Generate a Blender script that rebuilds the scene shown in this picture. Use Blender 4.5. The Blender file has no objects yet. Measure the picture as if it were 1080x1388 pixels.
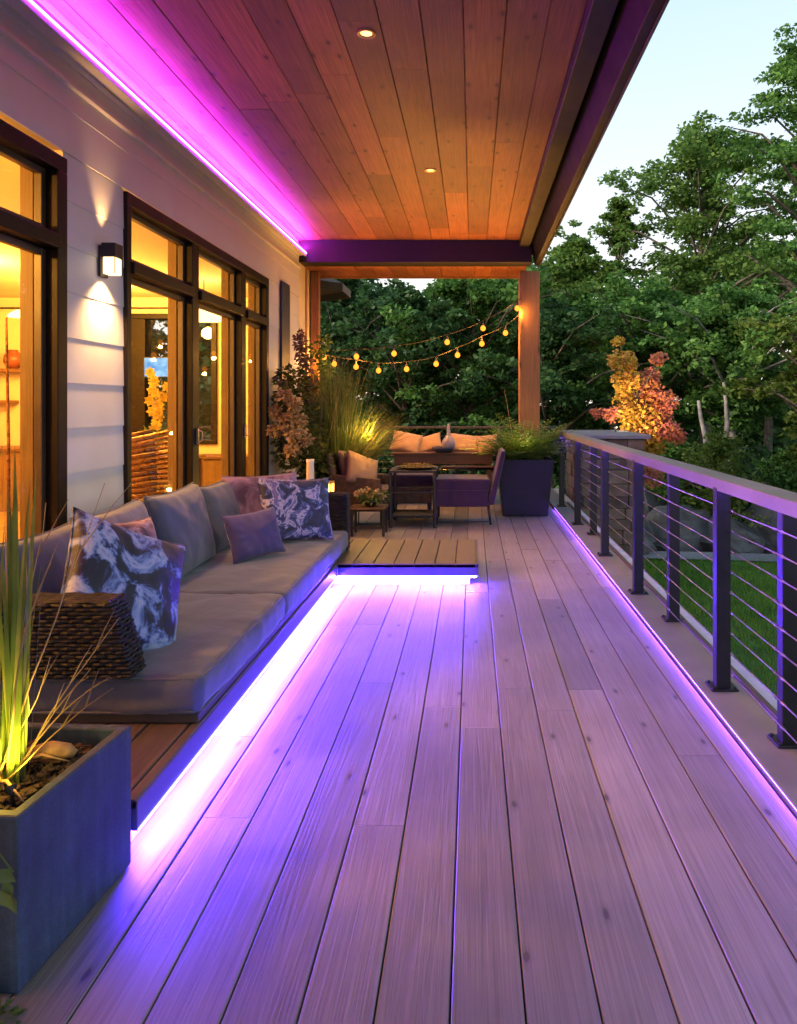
import bpy, math, random
import numpy as np
from mathutils import Vector, Matrix, noise
R = math.radians
sc = bpy.context.scene
COL = sc.collection
rnd = random.Random(7)

# ------------------------------------------------------------------ camera
VX, VY, FPX, EYE = 640.0, 549.0, 1000.0, 1.5
cam_d = bpy.data.cameras.new('camera'); cam = bpy.data.objects.new('camera', cam_d); COL.objects.link(cam)
cam.location = (0, 0, EYE); cam.rotation_euler = (R(90), 0, 0)
cam_d.sensor_fit = 'AUTO'; cam_d.sensor_width = 36; cam_d.lens = 36*FPX/1388
cam_d.shift_x = -(VX-540)/1388; cam_d.shift_y = -(694-VY)/1388
cam_d.clip_start = .05; cam_d.clip_end = 600
sc.camera = cam
def P(px, py, Y): return Vector(((px-VX)/FPX*Y, Y, EYE+(VY-py)/FPX*Y))

# ------------------------------------------------------------------ helpers
ORG = {}
def props(o, label=None, cat=None, group=None, kind=None):
    if label: o['label'] = label
    if cat: o['category'] = cat
    if group: o['group'] = group
    if kind: o['kind'] = kind
    return o
def thing(name, label, cat, loc, group=None):
    o = bpy.data.objects.new(name, None); COL.objects.link(o)
    o.location = loc; o.empty_display_size = .1; ORG[o.name] = Vector(loc)
    return props(o, label, cat, group)
class MB:
    def __init__(s): s.v = []; s.f = []
    def add(s, vs, fs):
        b = len(s.v); s.v.extend([tuple(p) for p in vs]); s.f.extend([tuple(b+i for i in f) for f in fs]); return s
    def box(s, x0, x1, y0, y1, z0, z1):
        vs = [(x0,y0,z0),(x1,y0,z0),(x1,y1,z0),(x0,y1,z0),(x0,y0,z1),(x1,y0,z1),(x1,y1,z1),(x0,y1,z1)]
        return s.add(vs, [(3,2,1,0),(4,5,6,7),(0,1,5,4),(1,2,6,5),(2,3,7,6),(3,0,4,7)])
    def mbox(s, M, hx, hy, hz):
        vs = [M @ Vector(p) for p in [(-hx,-hy,-hz),(hx,-hy,-hz),(hx,hy,-hz),(-hx,hy,-hz),(-hx,-hy,hz),(hx,-hy,hz),(hx,hy,hz),(-hx,hy,hz)]]
        return s.add(vs, [(3,2,1,0),(4,5,6,7),(0,1,5,4),(1,2,6,5),(2,3,7,6),(3,0,4,7)])
    def hexa(s, bot, top):
        return s.add(list(bot)+list(top), [(3,2,1,0),(4,5,6,7),(0,1,5,4),(1,2,6,5),(2,3,7,6),(3,0,4,7)])
    def tube(s, pts, r, n=8, caps=True, flat=1.0):
        pts = [Vector(p) for p in pts]; k = len(pts)
        rr = r if isinstance(r, (list, tuple)) else [r]*k
        vs = []; prev = None
        for i, p in enumerate(pts):
            t = (pts[min(i+1,k-1)]-pts[max(i-1,0)])
            if t.length < 1e-9: t = Vector((0,0,1))
            t.normalize()
            if prev is None:
                a = Vector((0,0,1)) if abs(t.z) < .9 else Vector((1,0,0))
                u = t.cross(a).normalized()
            else:
                u = (prev - t*prev.dot(t)); u = u.normalized() if u.length > 1e-6 else t.orthogonal().normalized()
            prev = u; w = t.cross(u)
            for j in range(n):
                an = 2*math.pi*j/n
                vs.append(p + u*(math.cos(an)*rr[i]) + w*(math.sin(an)*rr[i]*flat))
        fs = [(i*n+j, i*n+(j+1)%n, (i+1)*n+(j+1)%n, (i+1)*n+j) for i in range(k-1) for j in range(n)]
        if caps: fs += [tuple(range(n-1,-1,-1)), tuple((k-1)*n+j for j in range(n))]
        return s.add(vs, fs)
    def lathe(s, prof, c=(0,0,0), n=24, sq=0):
        vs = []
        for r, z in prof:
            for j in range(n):
                a = 2*math.pi*j/n
                vs.append((c[0]+r*math.cos(a), c[1]+r*math.sin(a), c[2]+z))
        k = len(prof)
        fs = [(i*n+j, i*n+(j+1)%n, (i+1)*n+(j+1)%n, (i+1)*n+j) for i in range(k-1) for j in range(n)]
        fs += [tuple(range(n-1,-1,-1)), tuple((k-1)*n+j for j in range(n))]
        return s.add(vs, fs)
    def prism(s, poly, y0, y1):          # poly in (x,z), counter-clockwise seen from -y
        n = len(poly)
        vs = [(x,y0,z) for x,z in poly]+[(x,y1,z) for x,z in poly]
        fs = [tuple(range(n)), tuple(range(2*n-1,n-1,-1))]+[(i, n+i, n+(i+1)%n, (i+1)%n) for i in range(n)]
        return s.add(vs, fs)
    def ball(s, c, r, n=10, sz=1.0):
        prof = [(max(.02*r, r*math.sin(math.pi*i/n)), -r*sz*math.cos(math.pi*i/n)) for i in range(n+1)]
        return s.lathe(prof, c, n+4)
    def blade(s, base, d, L, w, bend=.5, seg=5, twist=None):
        base = Vector(base); d = Vector(d).normalized()
        side = d.cross(Vector((0,0,1)))
        side = side.normalized() if side.length > .05 else Vector((math.cos(L*99),math.sin(L*99),0))
        if twist is not None: side = Matrix.Rotation(twist, 3, d) @ side
        hz = Vector((d.x,d.y,0))
        if hz.length < .02: hz = Vector((math.cos(L*57),math.sin(L*57),0))*.05
        hz.normalize()
        vs = []; p = base.copy(); dd = d.copy()
        for i in range(seg+1):
            t = i/seg
            ww = w*(.7+.6*t)*(1-t)**.6 if t < 1 else .0004
            vs += [p - side*ww*.5, p + side*ww*.5]
            dd = (dd + (hz*.6+Vector((0,0,-1)))*bend*t/seg*1.6).normalized()
            p = p + dd*(L/seg)
        return s.add(vs, [(2*i,2*i+1,2*i+3,2*i+2) for i in range(seg)])
    def leaf(s, c, nrm, d, L, W, cup=.15):
        c = Vector(c); d = Vector(d).normalized(); nrm = Vector(nrm); w = d.cross(nrm)
        w = w.normalized() if w.length > 1e-4 else d.orthogonal().normalized()
        up = w.cross(d).normalized()
        vs = [c, c+d*L*.45+w*W*.5+up*cup*W, c+d*L, c+d*L*.45-w*W*.5+up*cup*W, c+d*L*.5]
        return s.add(vs, [(0,1,4),(1,2,4),(2,3,4),(3,0,4)])
    def build(s, name, m, parent=None, smooth=False, bevel=0, seg=2, loc=None, xf=None):
        o0 = ORG[parent.name] if parent is not None else (Vector(loc) if loc is not None else Vector((0,0,0)))
        me = bpy.data.meshes.new(name)
        me.from_pydata([(x-o0.x, y-o0.y, z-o0.z) for x,y,z in s.v], [], s.f)
        me.update()
        if smooth: me.polygons.foreach_set('use_smooth', [True]*len(me.polygons))
        o = bpy.data.objects.new(name, me); COL.objects.link(o)
        if m is not None: me.materials.append(m)
        if parent is not None: o.parent = parent
        else: o.location = o0
        ORG[o.name] = o0
        if bevel:
            b = o.modifiers.new('bevel','BEVEL'); b.width = bevel; b.segments = seg; b.limit_method = 'ANGLE'; b.angle_limit = R(35)
        return o
def np_mesh(name, V, F, m, parent=None, smooth=False):
    """V (n,3) world coords, F (k,q) same-size faces"""
    o0 = ORG[parent.name] if parent is not None else Vector((0,0,0))
    V = np.asarray(V, np.float32) - np.array(o0, np.float32)
    F = np.asarray(F, np.int32); k, q = F.shape
    me = bpy.data.meshes.new(name)
    me.vertices.add(len(V)); me.vertices.foreach_set('co', V.ravel())
    me.loops.add(k*q); me.loops.foreach_set('vertex_index', F.ravel())
    me.polygons.add(k); me.polygons.foreach_set('loop_start', np.arange(0,k*q,q,dtype=np.int32))
    if smooth: me.polygons.foreach_set('use_smooth', np.ones(k,bool))
    me.update(calc_edges=True); me.validate()
    me.materials.append(m)
    o = bpy.data.objects.new(name, me); COL.objects.link(o)
    if parent is not None: o.parent = parent
    ORG[o.name] = o0
    return o
def frame(c, right, up):
    r = Vector(right).normalized(); u = Vector(up); u = (u - r*u.dot(r)).normalized(); n = r.cross(u)
    return Matrix(((r.x,u.x,n.x,c[0]),(r.y,u.y,n.y,c[1]),(r.z,u.z,n.z,c[2]),(0,0,0,1)))
def pillow_mb(M, w, h, t, n=30, seed=0, wr=.006, sag=0.0, sq=.42):
    mb = MB(); N = n+1
    def pt(i, j, sgn):
        u = -1+2*i/n; v = -1+2*j/n
        x = w/2*u*(1-.085*(1-v*v)); y = h/2*v*(1-.085*(1-u*u))
        prof = max(0,(1-abs(u)**2.6))**sq*max(0,(1-abs(v)**2.6))**sq
        z = sgn*t/2*prof
        q = Vector((x*6, y*6, sgn*2+seed*7.3))
        e = noise.noise(q)*wr*2.2 + noise.noise(q*2.6)*wr
        edge = max(abs(u),abs(v))
        rad = math.atan2(v,u)
        e += wr*1.1*math.sin(rad*14+seed)*max(0,edge-.45)*(1-edge)*3
        z += e*prof
        y -= sag*prof*(1-v)*.5*h*.2
        return M @ Vector((x,y,z))
    vs = [pt(i,j,1) for j in range(N) for i in range(N)]
    idx = {}
    for j in range(N):
        for i in range(N):
            if i in (0,n) or j in (0,n): idx[(i,j)] = j*N+i
            else: idx[(i,j)] = len(vs); vs.append(pt(i,j,-1))
    fs = [(j*N+i, j*N+i+1, (j+1)*N+i+1, (j+1)*N+i) for j in range(n) for i in range(n)]
    fs += [(idx[(i,j+1)], idx[(i+1,j+1)], idx[(i+1,j)], idx[(i,j)]) for j in range(n) for i in range(n)]
    mb.add(vs, fs)
    border = [vs[i] for i in range(N)]+[vs[j*N+n] for j in range(1,N)]+[vs[n*N+i] for i in range(n-1,-1,-1)]+[vs[j*N] for j in range(n-1,0,-1)]
    return mb, border
def cushion_mb(x0,x1,y0,y1,z0,z1, r=.035, step=.045, bulge=.015, wr=.004, seed=0, M=None):
    a,b,c = (x1-x0)/2,(y1-y0)/2,(z1-z0)/2; ctr = Vector(((x0+x1)/2,(y0+y1)/2,(z0+z1)/2))
    mb = MB(); key = {}; vs = []
    def coords(h):
        n = max(3,int(2*h/step)); L = [-h+2*h*i/n for i in range(n+1)]
        out = sorted(set([round(q,5) for q in L+[-h+r*.35,-h+r*.75,h-r*.35,h-r*.75]])); return out
    X,Y,Z = coords(a),coords(b),coords(c)
    def vid(p):
        k = (round(p[0],5),round(p[1],5),round(p[2],5))
        if k in key: return key[k]
        q = Vector((max(-a+r,min(a-r,p[0])),max(-b+r,min(b-r,p[1])),max(-c+r,min(c-r,p[2]))))
        d = Vector(p)-q; o = q + (d.normalized()*r if d.length > 1e-6 else d)
        u,v,w = p[0]/a,p[1]/b,p[2]/c
        if w > .2: o.z += bulge*(1-abs(u)**3)*(1-abs(v)**4)
        o.x += bulge*.5*(1-v**4)*(1-w*w)*(1 if u>.9 else 0)
        g = Vector((p[0]*7+seed*3.1,p[1]*5,p[2]*7)); e = noise.noise(g)*wr*1.6+noise.noise(g*2.7)*wr
        # creases running in from the edges
        e += wr*.9*noise.noise(Vector((p[0]*3, p[1]*26+seed, 1)))*max(0,abs(u)-.35)
        o += (d.normalized() if d.length>1e-6 else Vector((0,0,0)))*e
        o += ctr
        if M is not None: o = M @ o
        key[k] = len(vs); vs.append(o); return key[k]
    fs = []
    def face(A,B,fn,flip):
        for i in range(len(A)-1):
            for j in range(len(B)-1):
                q = [vid(fn(A[i],B[j])),vid(fn(A[i+1],B[j])),vid(fn(A[i+1],B[j+1])),vid(fn(A[i],B[j+1]))]
                fs.append(tuple(q[::-1] if flip else q))
    face(X,Y,lambda p,q:(p,q,c),False); face(X,Y,lambda p,q:(p,q,-c),True)
    face(X,Z,lambda p,q:(p,-b,q),False); face(X,Z,lambda p,q:(p,b,q),True)
    face(Y,Z,lambda p,q:(a,p,q),False); face(Y,Z,lambda p,q:(-a,p,q),True)
    return mb.add(vs,fs)

# ------------------------------------------------------------------ materials
def mat(name):
    m = bpy.data.materials.new(name); m.use_nodes = True
    nt = m.node_tree; nt.nodes.clear()
    out = nt.nodes.new('ShaderNodeOutputMaterial')
    return m, nt, out
def N(nt, typ, **kw):
    n = nt.nodes.new('ShaderNode'+typ)
    for k, v in kw.items():
        if k.startswith('i_'):
            n.inputs[k[2:].replace('_',' ')].default_value = v
        else: setattr(n, k, v)
    return n
def ramp(nt, stops, interp='LINEAR'):
    n = nt.nodes.new('ShaderNodeValToRGB'); cr = n.color_ramp; cr.interpolation = interp
    while len(cr.elements) < len(stops): cr.elements.new(.5)
    for e, (p, c) in zip(cr.elements, stops):
        e.position = p; e.color = (*c, 1) if len(c) == 3 else c
    return n
def mixc(nt, fac, a, b, mode='MIX'):
    n = nt.nodes.new('ShaderNodeMix'); n.data_type = 'RGBA'; n.blend_type = mode
    L = nt.links
    for s, v in ((0,fac),(6,a),(7,b)):
        if hasattr(v,'is_output') : L.new(v, n.inputs[s])
        elif isinstance(v,(int,float)): n.inputs[s].default_value = v
        else: n.inputs[s].default_value = (*v,1)
    return n.outputs[2]
def math_(nt, op, a, b=0.0, clamp=False):
    n = nt.nodes.new('ShaderNodeMath'); n.operation = op; n.use_clamp = clamp
    for i, v in enumerate((a,b)):
        if hasattr(v,'is_output'): nt.links.new(v, n.inputs[i])
        else: n.inputs[i].default_value = v
    return n.outputs[0]
def bsdf(nt, out, col=None, rough=.6, metal=0, bump=None, bs=.3, bd=.01, spec=.5, sheen=0):
    b = nt.nodes.new('ShaderNodeBsdfPrincipled'); L = nt.links
    if col is not None:
        if hasattr(col,'is_output'): L.new(col, b.inputs['Base Color'])
        else: b.inputs['Base Color'].default_value = (*col,1)
    if hasattr(rough,'is_output'): L.new(rough, b.inputs['Roughness'])
    else: b.inputs['Roughness'].default_value = rough
    b.inputs['Metallic'].default_value = metal
    b.inputs['Specular IOR Level'].default_value = spec
    if sheen: b.inputs['Sheen Weight'].default_value = sheen
    if bump is not None:
        bn = N(nt,'Bump'); bn.inputs['Strength'].default_value = bs; bn.inputs['Distance'].default_value = bd
        L.new(bump, bn.inputs['Height']); L.new(bn.outputs[0], b.inputs['Normal'])
    L.new(b.outputs[0], out.inputs[0])
    return b
def coords(nt, scale=(1,1,1), island=0.0, rot=(0,0,0)):
    tc = N(nt,'TexCoord'); src = tc.outputs['Object']
    if island:
        g = N(nt,'NewGeometry'); v = N(nt,'VectorMath', operation='SCALE'); v.inputs[0].default_value = (13.7,41.3,29.1)
        s = math_(nt,'MULTIPLY', g.outputs['Random Per Island'], island); nt.links.new(s, v.inputs['Scale'])
        ad = N(nt,'VectorMath', operation='ADD'); nt.links.new(src, ad.inputs[0]); nt.links.new(v.outputs[0], ad.inputs[1]); src = ad.outputs[0]
    mp = N(nt,'Mapping'); mp.inputs['Scale'].default_value = scale; mp.inputs['Rotation'].default_value = rot
    nt.links.new(src, mp.inputs[0]); return mp.outputs[0]
def tex(nt, typ, vec, **kw):
    n = N(nt, typ, **kw); nt.links.new(vec, n.inputs['Vector']); return n
def m_plain(name, col, rough=.6, metal=0, var=.12, ns=6, bump=.15, bscale=60, bd=.003, spec=.5, sheen=0, noisemap=None):
    m, nt, out = mat(name)
    v = coords(nt); n1 = tex(nt,'TexNoise',v); n1.inputs['Scale'].default_value = ns; n1.inputs['Detail'].default_value = 6
    dk = tuple(c*(1-var*2) for c in col); lt = tuple(min(1,c*(1+var*1.6)) for c in col)
    rp = ramp(nt, [(.3,dk),(.7,lt)]); nt.links.new(n1.outputs['Fac'], rp.inputs[0])
    n2 = tex(nt,'TexNoise',v); n2.inputs['Scale'].default_value = bscale; n2.inputs['Detail'].default_value = 4
    rg = math_(nt,'ADD', math_(nt,'MULTIPLY', n1.outputs['Fac'], .25), rough-.125)
    bsdf(nt, out, rp.outputs[0], rg, metal, n2.outputs['Fac'], bump, bd, spec, sheen)
    return m
def m_wood(name, dark, mid, light, axis='y', knots=.5, rough=.6, bump=.25, tint=.25, fine=1.0, kcol=None, ringc=.55, ks=1.15, kr=1.0):
    """planks: every mesh island is one board with its own grain"""
    m, nt, out = mat(name); L = nt.links
    def sc3(a, l): return {'y':(a,l,a),'x':(l,a,a),'z':(a,a,l)}[axis]
    v1 = coords(nt, sc3(9*fine,.55), 1.0); w = tex(nt,'TexNoise',v1); w.inputs['Scale'].default_value=1; w.inputs['Detail'].default_value=4; w.inputs['Distortion'].default_value=.6
    # growth rings: sine of warped coordinate
    ring = math_(nt,'FRACT', math_(nt,'MULTIPLY', w.outputs['Fac'], 6))
    ring = math_(nt,'ABSOLUTE', math_(nt,'SUBTRACT', ring, .5)); ring = math_(nt,'MULTIPLY', ring, 2)
    v2 = coords(nt, sc3(120*fine,2.2), 1.0); f = tex(nt,'TexNoise',v2); f.inputs['Scale'].default_value=1; f.inputs['Detail'].default_value=5
    vk = coords(nt, sc3(5.2,ks), 1.0)
    if axis == 'z':
        sp_ = N(nt,'SeparateXYZ'); L.new(vk, sp_.inputs[0]); cb_ = N(nt,'CombineXYZ')
        L.new(math_(nt,'ADD', sp_.outputs[0], sp_.outputs[1]), cb_.inputs[0]); L.new(sp_.outputs[2], cb_.inputs[1]); vk = cb_.outputs[0]
    dn = tex(nt,'TexNoise',vk); dn.inputs['Scale'].default_value=3.5
    vm = N(nt,'Mix', data_type='VECTOR'); vm.inputs[0].default_value=.05; L.new(vk, vm.inputs[4]); L.new(dn.outputs['Color'], vm.inputs[5])
    k = tex(nt,'TexVoronoi', vm.outputs[1], voronoi_dimensions='2D'); k.inputs['Scale'].default_value=1; k.inputs['Randomness'].default_value=1
    kn = ramp(nt, [(0,(1,1,1)),(.045*kr,(.95,.95,.95)),(.062*kr,(.5,.5,.5)),(.08*kr,(.28,.28,.28)),(.16*kr,(0,0,0))]); L.new(k.outputs['Distance'], kn.inputs[0])
    # only some cells carry a knot
    sel = math_(nt,'GREATER_THAN', N_sep(nt, k.outputs['Color']), 1-knots)
    kf = math_(nt,'MULTIPLY', kn.outputs[0], sel)
    c1 = ramp(nt, [(.25,dark),(.5,mid),(.75,light)]); L.new(f.outputs['Fac'], c1.inputs[0])
    rr = ramp(nt, [(0,(.72,.72,.72)),(.6,(1,1,1))]); L.new(ring, rr.inputs[0])
    col = mixc(nt, ringc, c1.outputs[0], rr.outputs[0], 'MULTIPLY')
    g = N(nt,'NewGeometry'); isl = ramp(nt, [(0,(1-tint,)*3),(1,(1+tint*.6,)*3)]); L.new(g.outputs['Random Per Island'], isl.inputs[0])
    isl.color_ramp.elements[0].color = (1-tint*1.05,1-tint,1-tint*.9,1); isl.color_ramp.elements[1].color = (1+tint*.7,1+tint*.6,1+tint*.45,1)
    col = mixc(nt, 1.0, col, isl.outputs[0], 'MULTIPLY')
    st = tex(nt,'TexNoise', coords(nt,(1.3,1.3,1.3))); st.inputs['Scale'].default_value=1.4; st.inputs['Detail'].default_value=5
    sr = ramp(nt, [(.35,(.8,.8,.8)),(.65,(1.1,1.1,1.1))]); L.new(st.outputs['Fac'], sr.inputs[0])
    col = mixc(nt, .7, col, sr.outputs[0], 'MULTIPLY')
    col = mixc(nt, kf, col, kcol or tuple(c*.35 for c in dark))
    h = math_(nt,'SUBTRACT', math_(nt,'ADD', math_(nt,'MULTIPLY', f.outputs['Fac'], .6), math_(nt,'MULTIPLY', ring, .4)), kf)
    rg = math_(nt,'ADD', math_(nt,'MULTIPLY', f.outputs['Fac'], .25), rough-.12)
    bsdf(nt, out, col, rg, 0, h, bump, .004)
    return m
def N_sep(nt, c):
    s = N(nt,'SeparateColor'); nt.links.new(c, s.inputs[0]); return s.outputs[0]
def m_fabric(name, col, var=.1, weave=900, rough=.9, sheen=.25):
    m, nt, out = mat(name); L = nt.links; v = coords(nt)
    n1 = tex(nt,'TexNoise',v); n1.inputs['Scale'].default_value=5; n1.inputs['Detail'].default_value=6
    n2 = tex(nt,'TexNoise',v); n2.inputs['Scale'].default_value=weave*.45; n2.inputs['Detail'].default_value=2
    rp = ramp(nt, [(.3,tuple(c*(1-var) for c in col)),(.7,tuple(min(1,c*(1+var)) for c in col))]); L.new(n1.outputs['Fac'], rp.inputs[0])
    r2 = ramp(nt, [(.35,(.72,.72,.72)),(.65,(1.2,1.2,1.2))]); L.new(n2.outputs['Fac'], r2.inputs[0])
    c = mixc(nt, .6, rp.outputs[0], r2.outputs[0], 'MULTIPLY')
    n3 = tex(nt,'TexNoise',v); n3.inputs['Scale'].default_value=11; n3.inputs['Detail'].default_value=3
    h = math_(nt,'ADD', math_(nt,'MULTIPLY', n2.outputs['Fac'], .12), n3.outputs['Fac'])
    bsdf(nt, out, c, rough, 0, h, .45, .012, .3, sheen)
    return m
def m_weathered(name, col):
    m, nt, out = mat(name); L = nt.links; v = coords(nt)
    n1 = tex(nt,'TexNoise',v); n1.inputs['Scale'].default_value=4; n1.inputs['Detail'].default_value=9; n1.inputs['Roughness'].default_value=.7
    vs = coords(nt,(26,26,1.6)); n2 = tex(nt,'TexNoise',vs); n2.inputs['Scale'].default_value=1; n2.inputs['Detail'].default_value=6
    n3 = tex(nt,'TexNoise',v); n3.inputs['Scale'].default_value=160; n3.inputs['Detail'].default_value=4
    rp = ramp(nt, [(.3,tuple(c*.6 for c in col)),(.52,col),(.72,tuple(c*1.7 for c in col))]); L.new(n1.outputs['Fac'], rp.inputs[0])
    r2 = ramp(nt, [(.4,(.75,.75,.75)),(.6,(1.05,1.05,1.05)),(.72,(1.7,1.65,1.6))]); L.new(n2.outputs['Fac'], r2.inputs[0])
    c = mixc(nt,.8,rp.outputs[0],r2.outputs[0],'MULTIPLY')
    r3 = ramp(nt, [(.35,(.8,.8,.8)),(.7,(1.25,1.25,1.25))]); L.new(n3.outputs['Fac'], r3.inputs[0])
    c = mixc(nt,.7,c,r3.outputs[0],'MULTIPLY')
    h = math_(nt,'ADD', math_(nt,'MULTIPLY', n3.outputs['Fac'], .4), n1.outputs['Fac'])
    bsdf(nt,out,c,.62,0,h,.35,.006,.35); return m
def m_marble(name, stops, scale=5, dist=2.2, rough=.55, seed=0.0):
    m, nt, out = mat(name); L = nt.links; v = coords(nt)
    ad = N(nt,'VectorMath', operation='ADD'); L.new(v, ad.inputs[0]); ad.inputs[1].default_value=(seed,seed*.7,seed*1.3)
    n1 = tex(nt,'TexNoise',ad.outputs[0]); n1.inputs['Scale'].default_value=scale; n1.inputs['Detail'].default_value=7; n1.inputs['Distortion'].default_value=dist; n1.inputs['Roughness'].default_value=.62
    rp = ramp(nt, stops); L.new(n1.outputs['Fac'], rp.inputs[0])
    n2 = tex(nt,'TexNoise',ad.outputs[0]); n2.inputs['Scale'].default_value=400
    n3 = tex(nt,'TexNoise',ad.outputs[0]); n3.inputs['Scale'].default_value=14; n3.inputs['Detail'].default_value=3
    h = math_(nt,'ADD', math_(nt,'MULTIPLY', n2.outputs['Fac'], .1), n3.outputs['Fac'])
    bsdf(nt, out, rp.outputs[0], rough, 0, h, .4, .012, .4, .15)
    return m
def m_leaf(name, cols, trans=.35, rough=.55, noise_s=.6, hue=.03, spec=.3):
    """cols: dark, mid, light"""
    m, nt, out = mat(name); L = nt.links
    v = coords(nt); n1 = tex(nt,'TexNoise',v); n1.inputs['Scale'].default_value=noise_s; n1.inputs['Detail'].default_value=2
    g = N(nt,'NewGeometry')
    f = math_(nt,'ADD', math_(nt,'MULTIPLY', n1.outputs['Fac'], .62), math_(nt,'MULTIPLY', g.outputs['Random Per Island'], .38))
    rp = ramp(nt, [(.28,cols[0]),(.5,cols[1]),(.72,cols[2])]); L.new(f, rp.inputs[0])
    b = nt.nodes.new('ShaderNodeBsdfPrincipled'); L.new(rp.outputs[0], b.inputs['Base Color']); b.inputs['Roughness'].default_value = rough; b.inputs['Specular IOR Level'].default_value = spec
    t = N(nt,'BsdfTranslucent'); L.new(rp.outputs[0], t.inputs[0])
    mx = N(nt,'MixShader'); mx.inputs[0].default_value = trans; L.new(b.outputs[0], mx.inputs[1]); L.new(t.outputs[0], mx.inputs[2])
    L.new(mx.outputs[0], out.inputs[0]); return m
def m_emit(name, col, s):
    m, nt, out = mat(name); e = N(nt,'Emission'); e.inputs[0].default_value=(*col,1); e.inputs[1].default_value=s
    nt.links.new(e.outputs[0], out.inputs[0]); return m
def m_glass(name, tint=(1,1,1), refl=1.0):
    m, nt, out = mat(name); L = nt.links
    t = N(nt,'BsdfTransparent'); t.inputs[0].default_value=(*tint,1)
    g = N(nt,'BsdfGlossy'); g.inputs['Roughness'].default_value=.015
    lw = N(nt,'LayerWeight'); lw.inputs[0].default_value=.5
    f = math_(nt,'ADD', math_(nt,'MULTIPLY', math_(nt,'POWER', lw.outputs['Facing'], 5.0), .9*refl), .045*refl, True)
    mx = N(nt,'MixShader'); L.new(f, mx.inputs[0]); L.new(t.outputs[0], mx.inputs[1]); L.new(g.outputs[0], mx.inputs[2]); L.new(mx.outputs[0], out.inputs[0])
    return m
def m_stone(name, a, b, scale=3, mortar=None, bs=.6):
    m, nt, out = mat(name); L = nt.links; v = coords(nt, island=1.0)
    n1 = tex(nt,'TexNoise',v); n1.inputs['Scale'].default_value=scale; n1.inputs['Detail'].default_value=9; n1.inputs['Roughness'].default_value=.65
    rp = ramp(nt, [(.3,a),(.7,b)]); L.new(n1.outputs['Fac'], rp.inputs[0])
    g = N(nt,'NewGeometry'); isl = ramp(nt, [(0,(.65,.65,.7)),(1,(1.3,1.25,1.15))]); L.new(g.outputs['Random Per Island'], isl.inputs[0])
    isl.color_ramp.elements[1].color=(1.3,1.25,1.15,1)
    c = mixc(nt,1.0,rp.outputs[0],isl.outputs[0],'MULTIPLY')
    bsdf(nt, out, c, .85, 0, n1.outputs['Fac'], bs, .04)
    return m
M = {}
M['deck'] = m_wood('deck_wood', (.172,.15,.146), (.242,.216,.209), (.31,.28,.27), 'y', knots=.42, rough=.5, bump=.35, tint=.30, ringc=.36, ks=1.9, kr=.7, fine=1.3)
M['deck_x'] = m_wood('platform_wood', (.06,.042,.04), (.095,.068,.062), (.13,.098,.088), 'y', knots=.1, rough=.5, bump=.25, tint=.15)
M['ceil'] = m_wood('ceiling_cedar', (.20,.066,.024), (.31,.108,.042), (.42,.165,.068), 'y', knots=.5, rough=.55, bump=.3, tint=.42, ringc=.6, ks=2.4, kr=1.05, kcol=(.085,.03,.015))
M['post'] = m_wood('post_cedar', (.22,.088,.026), (.31,.135,.042), (.40,.185,.062), 'z', knots=.4, rough=.6, bump=.3, tint=.05)
M['table'] = m_wood('table_wood', (.10,.045,.025), (.15,.07,.035), (.2,.10,.05), 'x', knots=.1, rough=.45, bump=.2, tint=.1)
M['siding'] = m_plain('white_siding', (.575,.58,.635), .5, var=.03, ns=3, bump=.1, bscale=40)
M['trim'] = m_plain('painted_trim', (.62,.6,.62), .5, var=.03)
M['frame'] = m_plain('dark_window_frame', (.008,.0045,.0035), .45, var=.15, bump=.05, spec=.18)
M['jamb'] = m_wood('oak_jamb', (.12,.07,.026), (.17,.10,.04), (.21,.13,.052), 'z', knots=0, rough=.5, bump=.1, tint=.05)
M['fascia'] = m_plain('dark_fascia', (.011,.008,.007), .55, var=.15, bump=.05)
M['gutter'] = m_plain('dark_gutter', (.0045,.0045,.005), .5, 0, var=.15, bump=.04, spec=.25)
M['metal'] = m_plain('black_metal', (.008,.008,.011), .42, .1, var=.2, bump=.08, bscale=140)
M['steel'] = m_plain('steel_cable', (.30,.27,.25), .35, .9, var=.1, bump=.05)
M['rail'] = m_plain('grey_handrail', (.19,.18,.175), .5, var=.1, ns=4, bump=.15, bscale=30)
M['edge'] = m_plain('pale_deck_edge', (.5,.49,.47), .65, var=.08)
M['navy'] = m_plain('navy_shutter', (.02,.025,.07), .5, var=.1)
M['sofa'] = m_fabric('grey_sofa_fabric', (.082,.096,.135), .12)
M['sofa_pipe'] = m_fabric('sofa_piping', (.085,.09,.11), .05)
M['wicker'] = m_plain('grey_wicker', (.014,.014,.0165), .6, var=.3, ns=25, bump=.3, bscale=120, spec=.25)
M['wicker2'] = m_plain('brown_wicker', (.06,.028,.02), .45, var=.3, ns=25, bump=.3, bscale=120)
M['dark'] = m_plain('dark_void', (.012,.01,.01), .9, var=.1)
M['purple'] = m_fabric('aubergine_cushion', (.032,.014,.06), .1)
M['brownf'] = m_fabric('brown_pillow', (.11,.055,.048), .1)
M['brownl'] = m_fabric('tan_brown_pillow', (.24,.13,.09), .1)
M['tan'] = m_fabric('tan_cushion', (.52,.32,.16), .1)
M['lav'] = m_fabric('deep_violet_pillow', (.07,.055,.16), .1)
M['marble_blue'] = m_marble('blue_marbled_pillow', [(.38,(.004,.005,.014)),(.48,(.008,.011,.035)),(.51,(.05,.085,.26)),(.545,(.17,.26,.52)),(.60,(.33,.38,.58)),(.655,(.10,.14,.34)),(.74,(.28,.32,.52))], 6.5, .7, seed=3.1)
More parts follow.
